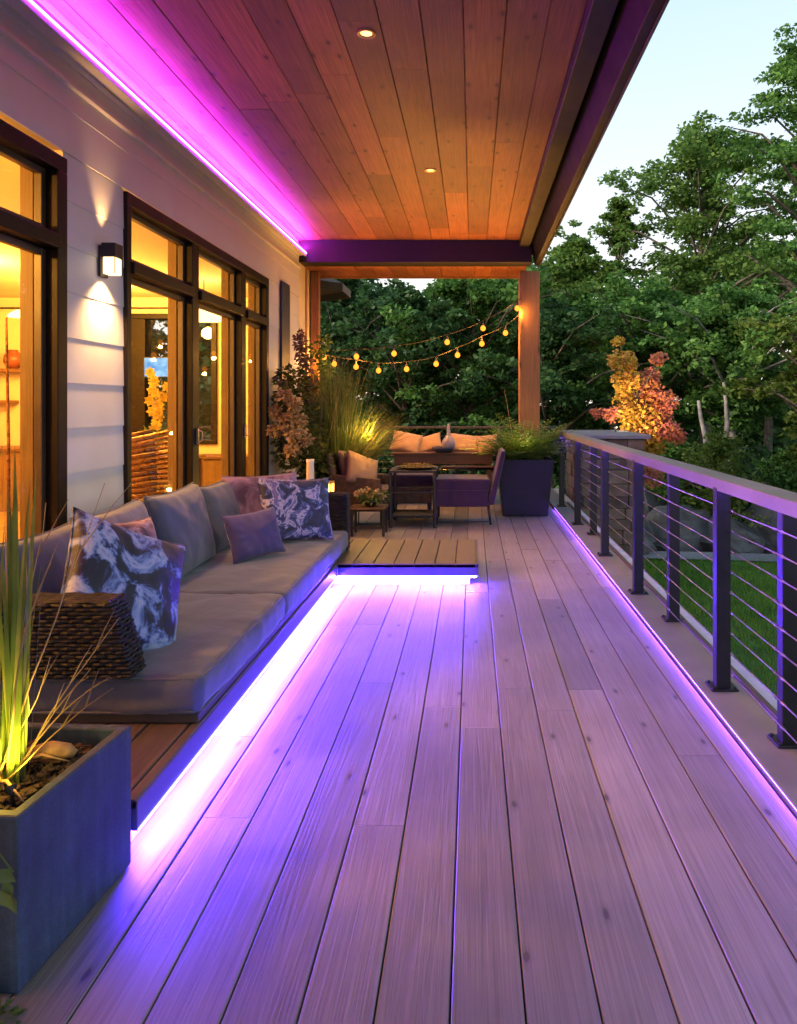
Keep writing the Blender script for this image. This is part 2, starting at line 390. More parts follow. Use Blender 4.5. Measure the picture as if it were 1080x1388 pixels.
M['marble_far'] = m_marble('blue_mottled_pillow', [(.36,(.007,.008,.03)),(.46,(.014,.02,.08)),(.51,(.06,.09,.30)),(.55,(.46,.40,.55)),(.60,(.06,.08,.28)),(.70,(.22,.12,.28))], 8.5, .7, seed=8.0)
M['marble_pink'] = m_marble('pink_marbled_pillow', [(.36,(.05,.018,.035)),(.47,(.16,.07,.11)),(.53,(.36,.24,.29)),(.62,(.12,.05,.10))], 6, 1.5, seed=5.5)
M['planter'] = m_weathered('charcoal_fibre_planter', (.03,.052,.085))
M['planter_d'] = m_plain('dark_planter', (.009,.006,.013), .5, var=.15, bump=.12)
M['soil'] = m_plain('bark_soil', (.055,.03,.018), .95, var=.45, ns=30, bump=1, bscale=45, bd=.03)
M['bark'] = m_plain('bark', (.10,.08,.065), .9, var=.3, ns=5, bump=.9, bscale=14, bd=.05)
M['palebark'] = m_plain('pale_bark', (.26,.24,.22), .85, var=.25, ns=5, bump=.6, bscale=14, bd=.04)
M['root'] = m_plain('driftwood', (.36,.2,.07), .8, var=.3, ns=14, bump=.7, bscale=30, bd=.01)
M['cream'] = m_plain('cream_wall', (.66,.56,.40), .7, var=.03)
M['ceilroom'] = m_plain('room_ceiling', (.7,.62,.5), .8, var=.02)
M['floor_in'] = m_wood('room_floor', (.25,.15,.07), (.33,.2,.1), (.4,.26,.13), 'y', knots=.1, rough=.35)
M['glass'] = m_glass('window_glass', (.95,.96,.96), .6)
M['copper'] = m_plain('bronze_wicker', (.22,.10,.04), .3, .55, var=.3, ns=30, bump=.3)
M['white'] = m_plain('white_ceramic', (.7,.66,.6), .35, var=.05)
M['stone'] = m_stone('fieldstone', (.07,.05,.04), (.21,.16,.125), 4)
M['cap'] = m_stone('bluestone_cap', (.16,.16,.18), (.28,.28,.3), 3, bs=.3)
M['rock'] = m_stone('grey_rock', (.03,.033,.04), (.11,.12,.14), 2.2, bs=1.0)
M['gravel'] = m_stone('gravel', (.12,.13,.17), (.3,.31,.36), 30)
M['lawn'] = m_plain('lawn_soil', (.045,.13,.018), .95, var=.3, ns=3, bump=.8, bscale=60, bd=.03)
M['grass'] = m_leaf('lawn_grass', ((.06,.19,.018),(.13,.29,.03),(.24,.37,.05)), .4, noise_s=.9)
M['ground'] = m_plain('forest_floor', (.03,.028,.016), .95, var=.4, ns=1.5, bump=1, bscale=12, bd=.08)
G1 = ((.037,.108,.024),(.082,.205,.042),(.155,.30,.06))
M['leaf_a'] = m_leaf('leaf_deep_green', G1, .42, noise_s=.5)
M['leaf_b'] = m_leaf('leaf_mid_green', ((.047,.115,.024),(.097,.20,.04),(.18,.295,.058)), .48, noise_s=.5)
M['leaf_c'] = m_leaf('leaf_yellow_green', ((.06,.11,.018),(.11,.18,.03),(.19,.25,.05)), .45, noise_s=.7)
M['leaf_dk'] = m_leaf('leaf_dark_green', ((.018,.055,.02),(.04,.11,.032),(.075,.16,.045)), .4, noise_s=.5)  # darker green than the other tree leaves
M['maple'] = m_leaf('japanese_maple_leaf', ((.60,.30,.10),(.58,.20,.13),(.55,.17,.20)), .45, noise_s=2.2)
M['maple_y'] = m_leaf('lit_yellow_maple_leaf', ((.34,.30,.04),(.55,.34,.05),(.60,.26,.08)), .4, noise_s=2)  # yellow light on the left clumps, painted into the leaf colour
M['fern'] = m_leaf('fern_leaf', ((.06,.13,.018),(.11,.21,.03),(.19,.27,.05)), .35, noise_s=3)
M['blade'] = m_leaf('grass_blade', ((.045,.085,.016),(.10,.155,.028),(.24,.22,.075)), .3, noise_s=9)
M['straw'] = m_leaf('straw_blade', ((.22,.15,.07),(.36,.26,.12),(.5,.38,.2)), .35, noise_s=4)
M['petal'] = m_leaf('dusty_pink_petal', ((.24,.17,.10),(.38,.28,.18),(.5,.40,.27)), .3, noise_s=6)
M['plume'] = m_leaf('russet_plume', ((.15,.06,.045),(.22,.10,.07),(.30,.16,.11)), .3, noise_s=6)
M['orchid'] = m_leaf('yellow_orchid', ((.4,.3,.05),(.55,.42,.08),(.65,.5,.12)), .3, noise_s=6)
M['ivy'] = m_leaf('small_green_leaf', ((.04,.09,.02),(.08,.15,.03),(.14,.2,.05)), .3, noise_s=8)
M['bulbglass'] = m_emit('bulb_glow', (1,.28,.025), 2.2)
M['wire'] = m_plain('cord_rubber', (.06,.045,.03), .6, var=.1)
M['umb'] = m_fabric('dark_umbrella', (.012,.018,.024), .1)
M['bottle'] = m_plain('bottle_grey', (.30,.27,.33), .3, var=.1)
EXPO = 0.36
M['trim2'] = m_plain('drip_edge_metal', (.12,.11,.11), .4, .5)
M['wickerb'] = m_plain('dark_sofa_base', (.05,.042,.04), .6)
M['pfascia'] = m_plain('dark_platform_fascia', (.075,.065,.16), .45)
M['marble_pink2'] = m_marble('lilac_pink_pillow', [(.34,(.05,.022,.06)),(.5,(.15,.09,.17)),(.62,(.26,.17,.26))], 5, 1.5, seed=9.5)
M['lcandle'] = m_plain('candle_wax', (.7,.6,.4), .6)
M['parch'] = m_plain('lantern_back_panel', (.6,.5,.3), .6)
M['mossy'] = m_leaf('golden_moss', ((.16,.11,.02),(.28,.19,.03),(.4,.28,.06)), .3, noise_s=9)
M['ivy2'] = m_leaf('bush_leaf', ((.03,.06,.015),(.07,.10,.025),(.13,.13,.045)), .35, noise_s=5)
M['pend'] = m_emit('glowing_shade', (1,.62,.2), 4.5)
M['rust'] = m_plain('rust_glaze', (.2,.05,.02), .4)
m_,nt,out = mat('screen_picture'); tc=coords(nt); n1=tex(nt,'TexNoise',tc); n1.inputs['Scale'].default_value=7
rp=ramp(nt,[(.35,(.12,.35,.75)),(.6,(.45,.75,1.0))]); nt.links.new(n1.outputs[0],rp.inputs[0]); e=N(nt,'Emission'); e.inputs[1].default_value=1.0; nt.links.new(rp.outputs[0],e.inputs[0]); nt.links.new(e.outputs[0],out.inputs[0]); M['disp']=m_
# ------------------------------------------------------------------ deck (setting)
def boards(x0, x1, y0, y1, ztop, th, pitch, gap, lens, seed, phase=0.0, ch=.004, flip=False):
    rr = random.Random(seed); mb = MB(); k = 0
    xs = x0+phase
    while xs > x0+.001: xs -= pitch
    while xs < x1-.005:
        a, b = max(xs+gap/2, x0), min(xs+pitch-gap/2, x1)
        xs += pitch
        if b-a < .012: continue
        y = y0 - rr.random()*lens[0]
        while y < y1:
            L = rr.uniform(*lens); ya, yb = max(y, y0), min(y+L-.003, y1); y += L
            if yb-ya < .03: continue
            dz = rr.uniform(-.0012,.0012); zt = ztop+dz
            if not flip:
                bot = [(a,ya,zt-th),(b,ya,zt-th),(b,yb,zt-th),(a,yb,zt-th)]
                mid = [(a,ya,zt-ch),(b,ya,zt-ch),(b,yb,zt-ch),(a,yb,zt-ch)]
                top = [(a+ch,ya+ch*.4,zt),(b-ch,ya+ch*.4,zt),(b-ch,yb-ch*.4,zt),(a+ch,yb-ch*.4,zt)]
            else:
                bot = [(a+ch,ya,zt),(b-ch,ya,zt),(b-ch,yb,zt),(a+ch,yb,zt)]
                mid = [(a,ya,zt+ch),(b,ya,zt+ch),(b,yb,zt+ch),(a,yb,zt+ch)]
                top = [(a,ya,zt+th),(b,ya,zt+th),(b,yb,zt+th),(a,yb,zt+th)]
            n = 4; vs = bot+mid+top
            fs = [(3,2,1,0),(8,9,10,11)]+[(i,(i+1)%4,4+(i+1)%4,4+i) for i in range(4)]+[(4+i,4+(i+1)%4,8+(i+1)%4,8+i) for i in range(4)]
            mb.add(vs, fs)
    return mb
DX1 = 1.178
db = boards(-5.2, DX1-.004, -1.6, 13.2, 0, .028, .186, .0048, (1.5,4.2), 33, phase=(-.055+5.2)%.186, ch=.0028)
props(db.build('deck', M['deck']), kind='structure')
props(MB().box(-5.2,1.43,-1.6,13.2,-.2,-.045).build('deck_subfloor', M['dark']), kind='structure')
bb = MB()
for a,b in ((-1.6,2.1),(2.103,6.3),(6.303,10.4),(10.403,13.2)): bb.prism([(DX1+.012,-.03),(1.40,-.03),(1.40,.045),(DX1-.006,.045),(DX1-.006,.034),(DX1+.012,.034)],a,b)
props(bb.build('deck_border', M['rail'], bevel=.003), kind='structure')
props(MB().box(1.402,1.56,-1.6,13.2,-.26,.004).build('deck_edge', M['edge'], bevel=.006), kind='structure')

# ------------------------------------------------------------------ house
WX = -2.42
house = thing('house', 'white lap-sided house with covered porch, cedar ceiling and dark framed windows', 'house', (WX,4,0))
regions = [(-1.6,.6,.02,3.0),(4.35,5.1,.02,3.0),(8.66,10.26,.02,3.0),(-1.6,10.26,3.0,3.62)]
core = MB(); sd = MB()
for y0,y1,z0,z1 in regions:
    core.box(-2.63,WX,y0,y1,z0-.02 if z0<1 else z0,z1+(.2 if z1>3.5 else 0))
    p = .272; k = int(z0/p)
    while k*p < z1:
        a,b = max(k*p,z0), min((k+1)*p,z1)
        if b-a > .01:
            fx = lambda z: WX+.012-.006*((z-k*p)/p)
            sd.hexa([(WX,y0,a),(fx(a),y0,a),(fx(a),y1,a),(WX,y1,a)],[(WX,y0,b),(fx(b),y0,b),(fx(b),y1,b),(WX,y1,b)])
        k += 1
core.box(-7.9,-2.631,11.0,11.2,0,.92); core.box(-7.9,-2.631,11.0,11.2,2.86,3.9); core.box(-7.9,-5.12,11.0,11.2,.92,2.86); core.box(-3.80,-2.631,11.0,11.2,.92,2.86)
core.box(-2.63,-2.421,10.262,11.2,0,3.62)
core.box(-8.1,-7.9,-1.6,11.2,0,3.9); core.box(-7.9,-2.631,-1.8,-1.6,0,3.9)
core.build('wall', M['cream'], house); sd.build('siding', M['siding'], house)
MB().box(-7.9,-2.64,-1.6,11.0,3.1,3.2).build('room_ceiling', M['ceilroom'], house)
boards(-7.9,-2.632,-1.6,11.0,.03,.03,.14,.002,(1,2.4),5).build('room_floor', M['floor_in'], house)
# frieze, cove ledge
tr = MB(); tr.box(WX,WX+.04,-1.6,10.26,3.40,3.425); tr.build('frieze_trim', M['trim'], house, bevel=.003)
tr = MB(); tr.box(WX+.001,-2.31,-1.6,10.26,3.58,3.62); tr.box(-2.322,-2.305,-1.6,10.26,3.565,3.645); tr.build('cove_ledge', M['trim'], house, bevel=.003)
# windows
def window(y0,y1,z0,z1,mull,tz):
    f = MB(); X0,X1 = -2.52,-2.385
    f.box(X0,X1,y0,y1,z1-.09,z1); f.box(X0,X1,y0,y1,z0,z0+.12)
    f.box(X0,X1,y0,y0+.07,z0+.12,z1-.09); f.box(X0,X1,y1-.10,y1,z0+.12,z1-.09)
    edges = [y0+.07]+[m for m in mull]+[y1-.10]
    for m in mull: f.box(X0,X1-.004,m-.075,m+.075,z0+.12,z1-.09)
    w = f.build('window', M['frame'], house, bevel=.006)
    t = MB()
    for i in range(len(edges)-1):
        a = edges[i]+(.075 if i else 0); b = edges[i+1]-(.075 if i < len(edges)-2 else 0)
        t.box(-2.50,-2.365,a,b,tz,tz+.085)
    t.build('transom_bar', M['frame'], w, bevel=.008)
    j = MB()
    sash = MB()
    for i in range(len(edges)-1):
        a = edges[i]+(.075 if i else 0); b = edges[i+1]-(.075 if i < len(edges)-2 else 0)
        # inner oak jamb of each bay
        j.box(-2.60,-2.522,b-.012,b+.05,z0+.03,z1-.02); j.box(-2.60,-2.522,a-.05,a+.012,z0+.03,z1-.02)
        for (za,zb) in ((z0+.12,tz),(tz+.085,z1-.09)):
            sash.box(-2.50,-2.455,b-.045,b-.001,za,zb); sash.box(-2.50,-2.455,a+.001,a+.035,za,zb)
            sash.box(-2.50,-2.455,a+.035,b-.045,za+.001,za+.05); sash.box(-2.50,-2.455,a+.035,b-.045,zb-.04,zb-.001)
            g = MB().box(-2.482,-2.476,a+.03,b-.04,za+.04,zb-.03).build('pane', M['glass'], w)
    j.build('jamb', M['jamb'], w, bevel=.004); sash.build('sash', M['jambdark'], w, bevel=.004)
    for m in mull:
        MB().box(-2.385,-2.365,m-.012,m+.012,1.16,1.30).tube([(-2.366,m,1.18),(-2.335,m,1.19),(-2.335,m,1.27),(-2.366,m,1.28)],.007).build('handle', M['steel'], w, bevel=.003)
    return w
M['jambdark'] = m_plain('sash_brown', (.05,.03,.02), .4, var=.15)
window(.6,4.35,.03,2.95,[1.9,3.1],2.40)
window(5.1,8.66,.03,2.98,[6.38,7.72],2.42)
MB().box(WX+.018,-2.375,9.22,9.62,.9,3.06).build('shutter', M['navy'], house, bevel=.008)
# ceiling boards & beams
boards(-2.42,.655,-1.6,10.28,3.80,.02,.252,.0035,(1.8,4.6),9,phase=.1,ch=.004,flip=True).build('porch_ceiling', M['ceil'], house)
rf = MB(); rf.box(-3.2,.83,-1.7,11.45,3.845,4.15); rf.build('roof', M['fascia'], house, bevel=.01)
fa = MB(); fa.box(.657,.80,-1.7,10.28,3.70,3.843); fa.build('edge_beam', M['fascia'], house, bevel=.006)
gu = MB(); gu.prism([(.835,3.74),(.90,3.515),(.955,3.50),(.955,4.1),(.835,4.1)][::1],-1.7,10.62); gu.build('gutter', M['gutter'], house, bevel=.006)
MB().box(.957,.972,-1.7,10.63,3.49,4.16).build('drip_edge', M['trim2'] if 'trim2' in M else M['steel'], house, bevel=.002)
MB().box(-2.418,.832,10.285,10.60,3.49,3.843).build('cross_beam', M['fascia'], house, bevel=.008)
sf = MB()
for i in range(13):
    x = -2.46+i*.25; sf.box(x,x+.245,10.604,11.42,3.49,3.51)
sf.build('soffit', M['ceil'], house, bevel=.003)
MB().box(-2.6,.83,11.42,11.45,3.46,3.84).build('rear_fascia', M['post'], house, bevel=.005)
MB().box(.70,1.0,10.92,11.22,0,3.488).build('porch_post', M['post'], house, bevel=.012)
MB().box(-2.40,-2.28,10.95,11.07,0,3.488).tube([(-2.44,10.72,0),(-2.44,10.72,3.48)],.045,10).build('porch_post', M['post'], house, bevel=.008)
# window at the far end of the room
f = MB(); f.box(-5.12,-3.80,10.95,11.18,2.78,2.86); f.box(-5.12,-3.80,10.95,11.18,.92,.98); f.box(-5.12,-4.86,10.95,11.18,.98,2.78); f.box(-3.88,-3.80,10.95,11.18,.98,2.78); f.box(-4.42,-4.34,10.96,11.17,.98,2.78)
w2 = f.build('window', M['frame'], house, bevel=.006)
MB().box(-4.86,-3.88,11.06,11.066,.98,2.78).build('pane', M['glass'], w2)
MB().box(-7.9,-2.64,10.93,10.999,2.93,2.95).build('picture_rail', M['frame'], house)

# ------------------------------------------------------------------ lamps
def lamp(name, typ, loc, energy, col, parent=None, size=.05, spot=None, blend=.5, aim=None):
    d = bpy.data.lights.new(name, typ); d.energy = energy; d.color = col
    if typ in ('POINT','SPOT'): d.shadow_soft_size = size
    if typ == 'SPOT': d.spot_size = R(spot); d.spot_blend = blend
    if typ == 'AREA': d.size = size
    o = bpy.data.objects.new(name, d); COL.objects.link(o)
    o.location = Vector(loc)-(ORG[parent.name] if parent else Vector((0,0,0)))
    if aim is not None: o.rotation_euler = (Vector(aim)-Vector(loc)).to_track_quat('-Z','Y').to_euler()
    if parent: o.parent = parent
    return o
WARM = (1,.50,.14); AMB = (1,.42,.07)
# wall lamp
wl = thing('wall_lamp', 'dark box wall lamp shining up and down on the white siding between the windows', 'wall lamp', (WX+.02,4.80,2.42))
MB().box(-2.405,-2.39,4.745,4.845,2.33,2.53).box(-2.391,-2.38,4.77,4.82,2.44,2.50).build('back_plate', M['metal'], wl, bevel=.004)
h = MB(); h.box(-2.385,-2.295,4.74,4.85,2.455,2.545)
for (x,y) in ((-2.381,4.744),(-2.299,4.744),(-2.381,4.846),(-2.299,4.846)): h.box(x-.003,x+.003,y-.003,y+.003,2.345,2.455)
h.build('housing', M['metal'], wl, bevel=.004)
m_, nt, out = mat('lit_frosted_glass'); e = N(nt,'Emission'); e.inputs[0].default_value=(1,.68,.32,1); e.inputs[1].default_value=2.6
nt.links.new(e.outputs[0], out.inputs[0]); M['frost'] = m_
MB().box(-2.378,-2.302,4.748,4.842,2.347,2.454).build('glass_shade', M['frost'], wl, bevel=.004)
lamp('wall_lamp_up','SPOT',(-2.34,4.795,2.56),22,(1,.5,.16),wl,.014,62,1.0,(-2.385,4.795,3.2))
lamp('wall_lamp_down','SPOT',(-2.34,4.795,2.33),120,(1,.50,.16),wl,.035,118,1.0,(-2.37,4.795,1.7))
# recessed lights
def downlight(x,y,label):
    t = thing('recessed_light', label, 'ceiling light', (x,y,3.80), 'recessed lights in the cedar ceiling')
    r = MB(); n = 24; vs=[]; 
    r.lathe([(.036,-.002),(.058,-.002),(.058,-.010),(.05,-.012),(.036,-.006)], (x,y,3.80), 24)
    r.f = [q for q in r.f if len(q)==4]; r.build('trim_ring', M['brass'], t)
    MB().lathe([(.036,-.003),(.02,-.004)],(x,y,3.80),20).build('lens', M['dlens'], t)
    lamp('recessed_glow','SPOT',(x,y,3.78),24 if y<6 else 60,(1,.56,.2),t,.035,105,.8,(x,y,0))
    return t
M['brass'] = m_plain('brass_ring', (.7,.5,.2), .35, .7, var=.05)
M['dlens'] = m_emit('warm_lens', (1,.62,.16), 3.2)
downlight(-.655,4.56,'recessed round light nearer the camera, high in the purple-lit cedar')
downlight(-.41,7.22,'recessed round light farther along, in the orange-lit cedar near the beam')
# led strips
COVE = (.58,.03,1.0); BLUE = (.075,.024,1.0); VIO = (.22,.075,1.0)
M['led_cove'] = m_emit('magenta_led', COVE, 260); M['led_cove2'] = m_emit('violet_edge_led', (.36,.03,1.0), 60); M['led_blue'] = m_emit('blue_led', BLUE, 1800); M['led_line'] = m_emit('led_diffuser', (.30,.26,1.0), 5.0); M['led_vio'] = m_emit('violet_led', VIO, 52); M['led_vio2'] = m_emit('violet_rail_led', VIO, 75)
M['led_case'] = m_plain('led_channel', (.5,.5,.5), .4)
t = thing('led_strip', 'magenta LED strip along the cove where the house wall meets the cedar ceiling', 'LED strip', (-2.35,4,3.6))
MB().box(-2.37,-2.33,-1.55,10.24,3.622,3.632).build('glowing_tape', M['led_cove'], t)
MB().box(-2.304,-2.298,-1.55,10.24,3.600,3.612).build('glowing_tape', M['led_cove2'], t)
t = thing('led_strip', 'blue-white LED strip under the edge of the low sofa platform', 'LED strip', (-1.10,4,.09))
MB().box(-1.132,-1.118,2.47,6.10,.077,.0865).build('glowing_tape', M['led_blue'], t)
MB().box(-1.117,.03,6.092,6.106,.077,.0865).build('glowing_tape', M['led_blue'], t)
MB().box(-1.1095,-1.1055,2.447,6.076,.089,.094).box(-1.1095,.046,6.0765,6.0815,.089,.094).build('diffuser_line', M['led_line'], t)
t = thing('led_strip', 'thin violet LED line along the deck joint below the railing', 'LED strip', (1.18,5,.01))
MB().box(DX1+.004,DX1+.0115,-1.5,10.6,.022,.031).build('glowing_tape', M['led_vio'], t)
t = thing('led_strip', 'violet LED tape tucked out of sight under the grey handrail', 'LED strip', (1.262,5,1.07))
MB().box(1.272,1.282,-1.5,10.9,1.0735,1.0795).build('glowing_tape', M['led_vio2'] if 'led_vio2' in M else M['led_vio'], t)

# ------------------------------------------------------------------ platform
pl = thing('platform', 'low dark wooden platform under the sofa, turning right beyond it, lit blue below', 'platform', (-1.7,4.5,0))
pb = boards(-2.35,-1.115,2.445,6.078,.19,.03,.17,.006,(2,4),3); pb2 = boards(-2.35,.045,6.082,7.2,.19,.03,.17,.006,(2,4),4)
pb.add(pb2.v,pb2.f); pb.build('platform_top', M['deck_x'], pl)
fz = MB(); fz.box(-1.130,-1.110,2.445,6.082,.0875,.186); fz.box(-1.110,.048,6.082,6.104,.0875,.186); fz.box(.03,.05,6.104,7.2,.0875,.186); fz.box(-2.35,-1.130,2.445,2.465,.0875,.186)
fz.build('fascia', M['pfascia'] if 'pfascia' in M else M['deck_x'], pl, bevel=.003)
MB().box(-2.34,-1.131,2.466,6.078,.150,.158).box(-2.3,-1.19,2.50,6.2,0,.1495).box(-2.3,-.02,6.17,7.15,0,.155).build('plinth_and_light_block', M['edge'], pl)  # first box: added unseen plate blocking LED light below the board gaps

# ------------------------------------------------------------------ sofa
sofa = thing('sofa', 'long grey outdoor sofa with woven arms on the low platform', 'sofa', (-1.65,4.7,.19))
sc1 = cushion_mb(-2.06,-1.10,3.0,4.36,.235,.39,.04,.04,.018,.006,1).build('seat_cushion', M['sofa'], sofa, smooth=True)
sc2 = cushion_mb(-2.06,-1.10,4.37,6.55,.235,.39,.04,.04,.018,.006,2).build('seat_cushion', M['sofa'], sofa, smooth=True)
for o_,ya,yb in ((sc1,3.0,4.36),(sc2,4.37,6.55)):
    for zz in (.39-.0105,.235+.0105):
        i=.0105; c_=[(-2.06+i,ya+i),(-1.10-i,ya+i),(-1.10-i,yb-i),(-2.06+i,yb-i)]; pts=[]
        for (ax,ay),(bx,by) in zip(c_,c_[1:]+c_[:1]):
            n_=max(2,int(math.hypot(bx-ax,by-ay)/.12))
            for k in range(n_):
                t_=(k+.12)/(n_-.76) if n_>2 else k/n_; t_=min(.97,max(.03,t_)); pts.append((ax+(bx-ax)*t_, ay+(by-ay)*t_, zz+.0025*noise.noise(Vector((ax+(bx-ax)*t_,(ay+(by-ay)*t_)*4,zz*9)))))
        MB().tube(pts+[pts[0]],.0055,6,False).build('piping', M['sofa_pipe'], o_, smooth=True)
MB().box(-2.16,-1.125,3.03,6.70,.192,.233).build('base', M['wickerb'] if 'wickerb' in M else M['wicker'], sofa, bevel=.006)
def weave_block(mb, poly_fn, z0, z1, pitch, r, per, seed):
    """rows of woven strands round a closed outline; poly_fn(z) -> list of xy corners"""
    rows = int((z1-z0)/pitch)
    for i in range(rows+1):
        z = z0+(z1-z0)*i/rows; c = [Vector((*q,z)) for q in poly_fn(z)]
        pts = []; L = 0
        for a,b in zip(c, c[1:]+c[:1]):
            n = max(1,int((b-a).length/.018)); nn = (b-a).cross(Vector((0,0,1))).normalized()
            for k in range(n):
                s = L+(b-a).length*k/n
                pts.append(a.lerp(b,k/n)+nn*(r*.75*math.sin(2*math.pi*s/per+math.pi*i))+Vector((0,0,.0025*noise.noise(Vector((s*20,i*3.3,seed))))))
            L += (b-a).length
        pts.append(pts[0]); mb.tube(pts, r, 6, False, 1.0)
def arm(y0,y1,zb,zt,xf_b,xf_t,xb,parent,seed):
    a = MB(); ins = .012
    def poly(z):
        t = (z-zb)/(zt-zb); xf = xf_b+(xf_t-xf_b)*t
        return [(xb,y0),(xf,y0),(xf,y1),(xb,y1)]
    weave_block(a, poly, zb+.010, zt-.010, .0155, .008, .062, seed)
    a.hexa([(xb+ins,y0+ins,zb),(xf_b-ins,y0+ins,zb),(xf_b-ins,y1-ins,zb),(xb+ins,y1-ins,zb)],[(xb+ins,y0+ins,zt-.004),(xf_t-ins,y0+ins,zt-.004),(xf_t-ins,y1-ins,zt-.004),(xb+ins,y1-ins,zt-.004)])
    # strands lying along the top
    n = 7
    for i in range(n):
        y = y0+(y1-y0)*(i+.5)/n
        a.tube([(xb+(xf_t-xb)*k/24,y,zt+.004*math.sin(k*1.6+math.pi*i)) for k in range(25)], .0105, 6, True)
    return a.build('arm', M['wicker'], parent, smooth=False)
arm(2.96,3.09,.40,.705,-1.37,-1.455,-2.17,sofa,1)
arm(6.57,6.72,.20,.70,-1.12,-1.12,-2.17,sofa,2)
bk = MB()
weave_block(bk, lambda z:[(-2.24,2.97),(-2.17,2.97),(-2.17,6.72),(-2.24,6.72)], .2,.66,.023,.0105,.085,3)
bk.box(-2.225,-2.185,2.99,6.70,.18,.66).build('back_frame', M['wicker'], sofa)
ry = random.Random(3)
for (yc,w,zc,h,lean,x) in ((3.50,.80,.645,.54,.26,-1.99),(4.14,.80,.66,.54,.22,-1.99),(4.93,.86,.665,.56,.24,-1.95),(5.80,.78,.64,.52,.22,-1.99)):
    mx = frame((x,yc,zc),(-.03,1,0),(-math.sin(lean),0,math.cos(lean)))
    pm,br = pillow_mb(mx,w,h,.24,28,yc,.007,.25,.30)
    o = pm.build('back_cushion', M['sofa'], sofa, smooth=True)
    MB().tube(br+[br[0]],.006,6,False).build('piping', M['sofa_pipe'], o, smooth=True)
def throw(label, c, right, up, w, h, t, m, seed, pipe=None):
    o = thing('throw_pillow', label, 'throw pillow', c, 'throw pillows on the sofa')
    pm,br = pillow_mb(frame(c,right,up),w,h,t,34,seed,.009,.25,.42)
    cv = pm.build('cover', m, o, smooth=True)
    MB().tube(br+[br[0]],.0045,6,False).build('piping', pipe or m, cv, smooth=True)
throw('large navy and ice-blue marbled pillow leaning at the near end of the sofa', (-1.585,3.36,.665),(.52,.74,-.42),(-.20,.42,.88),.62,.60,.21,M['marble_blue'],2)
throw('pink and maroon marbled pillow tucked behind the large navy marbled one', (-1.80,3.86,.66),(.30,.92,-.08),(-.38,.06,.92),.50,.50,.16,M['marble_pink'],5)
throw('small plain slate-violet pillow in front of the blue mottled one', (-1.56,5.28,.575),(.60,.78,.05),(-.35,.12,.93),.44,.34,.15,M['lav'],7)
throw('blue and lilac mottled pillow leaning at the far end of the sofa', (-1.42,5.95,.66),(.80,.60,-.06),(-.30,.16,.94),.62,.52,.17,M['marble_far'],9)
throw('lilac-pink pillow whose top edge shows behind the blue mottled one', (-1.72,6.12,.68),(.75,.62,0),(-.36,.2,.92),.66,.52,.16,M['marble_pink2'] if 'marble_pink2' in M else M['marble_pink'],11)

# ------------------------------------------------------------------ railing
def railing(label, posts, rail_fn, cable_fn, brk, loc, group=None):
    t = thing('railing', label, 'railing', loc)
    for (x,y,dx,dy,plate) in posts:
        zb_ = .046 if plate else .002
        p = MB().box(x-dx,x+dx,y-dy,y+dy,zb_,1.078).build('post', M['metal'], t, bevel=.006)
        pm = MB().box(x-dx-.03,x+dx+.03,y-dy-.03,y+dy+.03,zb_,zb_+.01)
        for sx in (-1,1):
            for sy in (-1,1): pm.lathe([(.009,0),(.009,.008),(.004,.010)],(x+sx*(dx+.015),y+sy*(dy+.015),zb_+.01),8)
        pm.build('base_plate', M['metal'], p, bevel=.002)
    rail_fn(t)
    return t
CX = 1.322
posts = [(1.285,.9,.038,.03,1),(1.362,1.95,.038,.03,1)]
for (y,inner) in ((3.18,0),(3.80,1),(5.0,0),(5.72,1),(7.15,1),(8.3,0),(9.0,1),(10.6,1),(-1.2,1)):
    posts.append((1.285 if inner else 1.362, y, .038, .03, 1))
def rail_r(t):
    MB().prism([(1.25,1.062),(1.257,1.062),(1.257,1.080),(1.392,1.080),(1.392,1.124),(1.25,1.124)],-1.5,10.95).build('handrail', M['rail'], t, bevel=.003)
    MB().box(1.402,1.436,-1.5,10.95,.016,.062).build('bottom_rail', M['railwood'], t, bevel=.004)
    for i in range(9):
        z = .125+i*.104; pts = []
        fit = MB()
        for (x_,y_,dx_,dy_,_p) in posts:
            for sg in (-1,1): fit.tube([(CX,y_+sg*(dy_-.004),z),(CX,y_+sg*(dy_+.006),z),(CX,y_+sg*(dy_+.034),z)],[.0085,.0065,.005],8)
        for k in range(60):
            y = -1.4+12.25*k/59; pts.append((CX,y,z-.0012*math.sin(k*1.3+i)))
        fit.tube(pts,.0034,6).build('cable', M['steel'], t, smooth=True)
M['railwood'] = m_plain('brown_bottom_rail', (.07,.045,.045), .45, var=.15)
railing('long cable railing with grey handrail down the right edge of the deck', posts, rail_r, None, 0, (1.32,5,0))
posts2 = [(x,12.3,.03,.03,0) for x in (-4.2,-2.9,-1.62,-.25,1.05)]
def rail_b(t):
    MB().box(-4.6,1.30,12.24,12.36,1.108,1.146).build('handrail', M['railwood'], t, bevel=.007)
    for i in range(9):
        z = .12+i*.108
        MB().tube([(-4.5+5.8*k/30,12.3,z-.001*math.sin(k*1.3+i)) for k in range(31)],.0045,6).build('cable', M['steel'], t, smooth=True)
railing('short cable railing across the rear end of the deck behind the furniture', posts2, rail_b, None, 0, (-1.5,12.3,0))

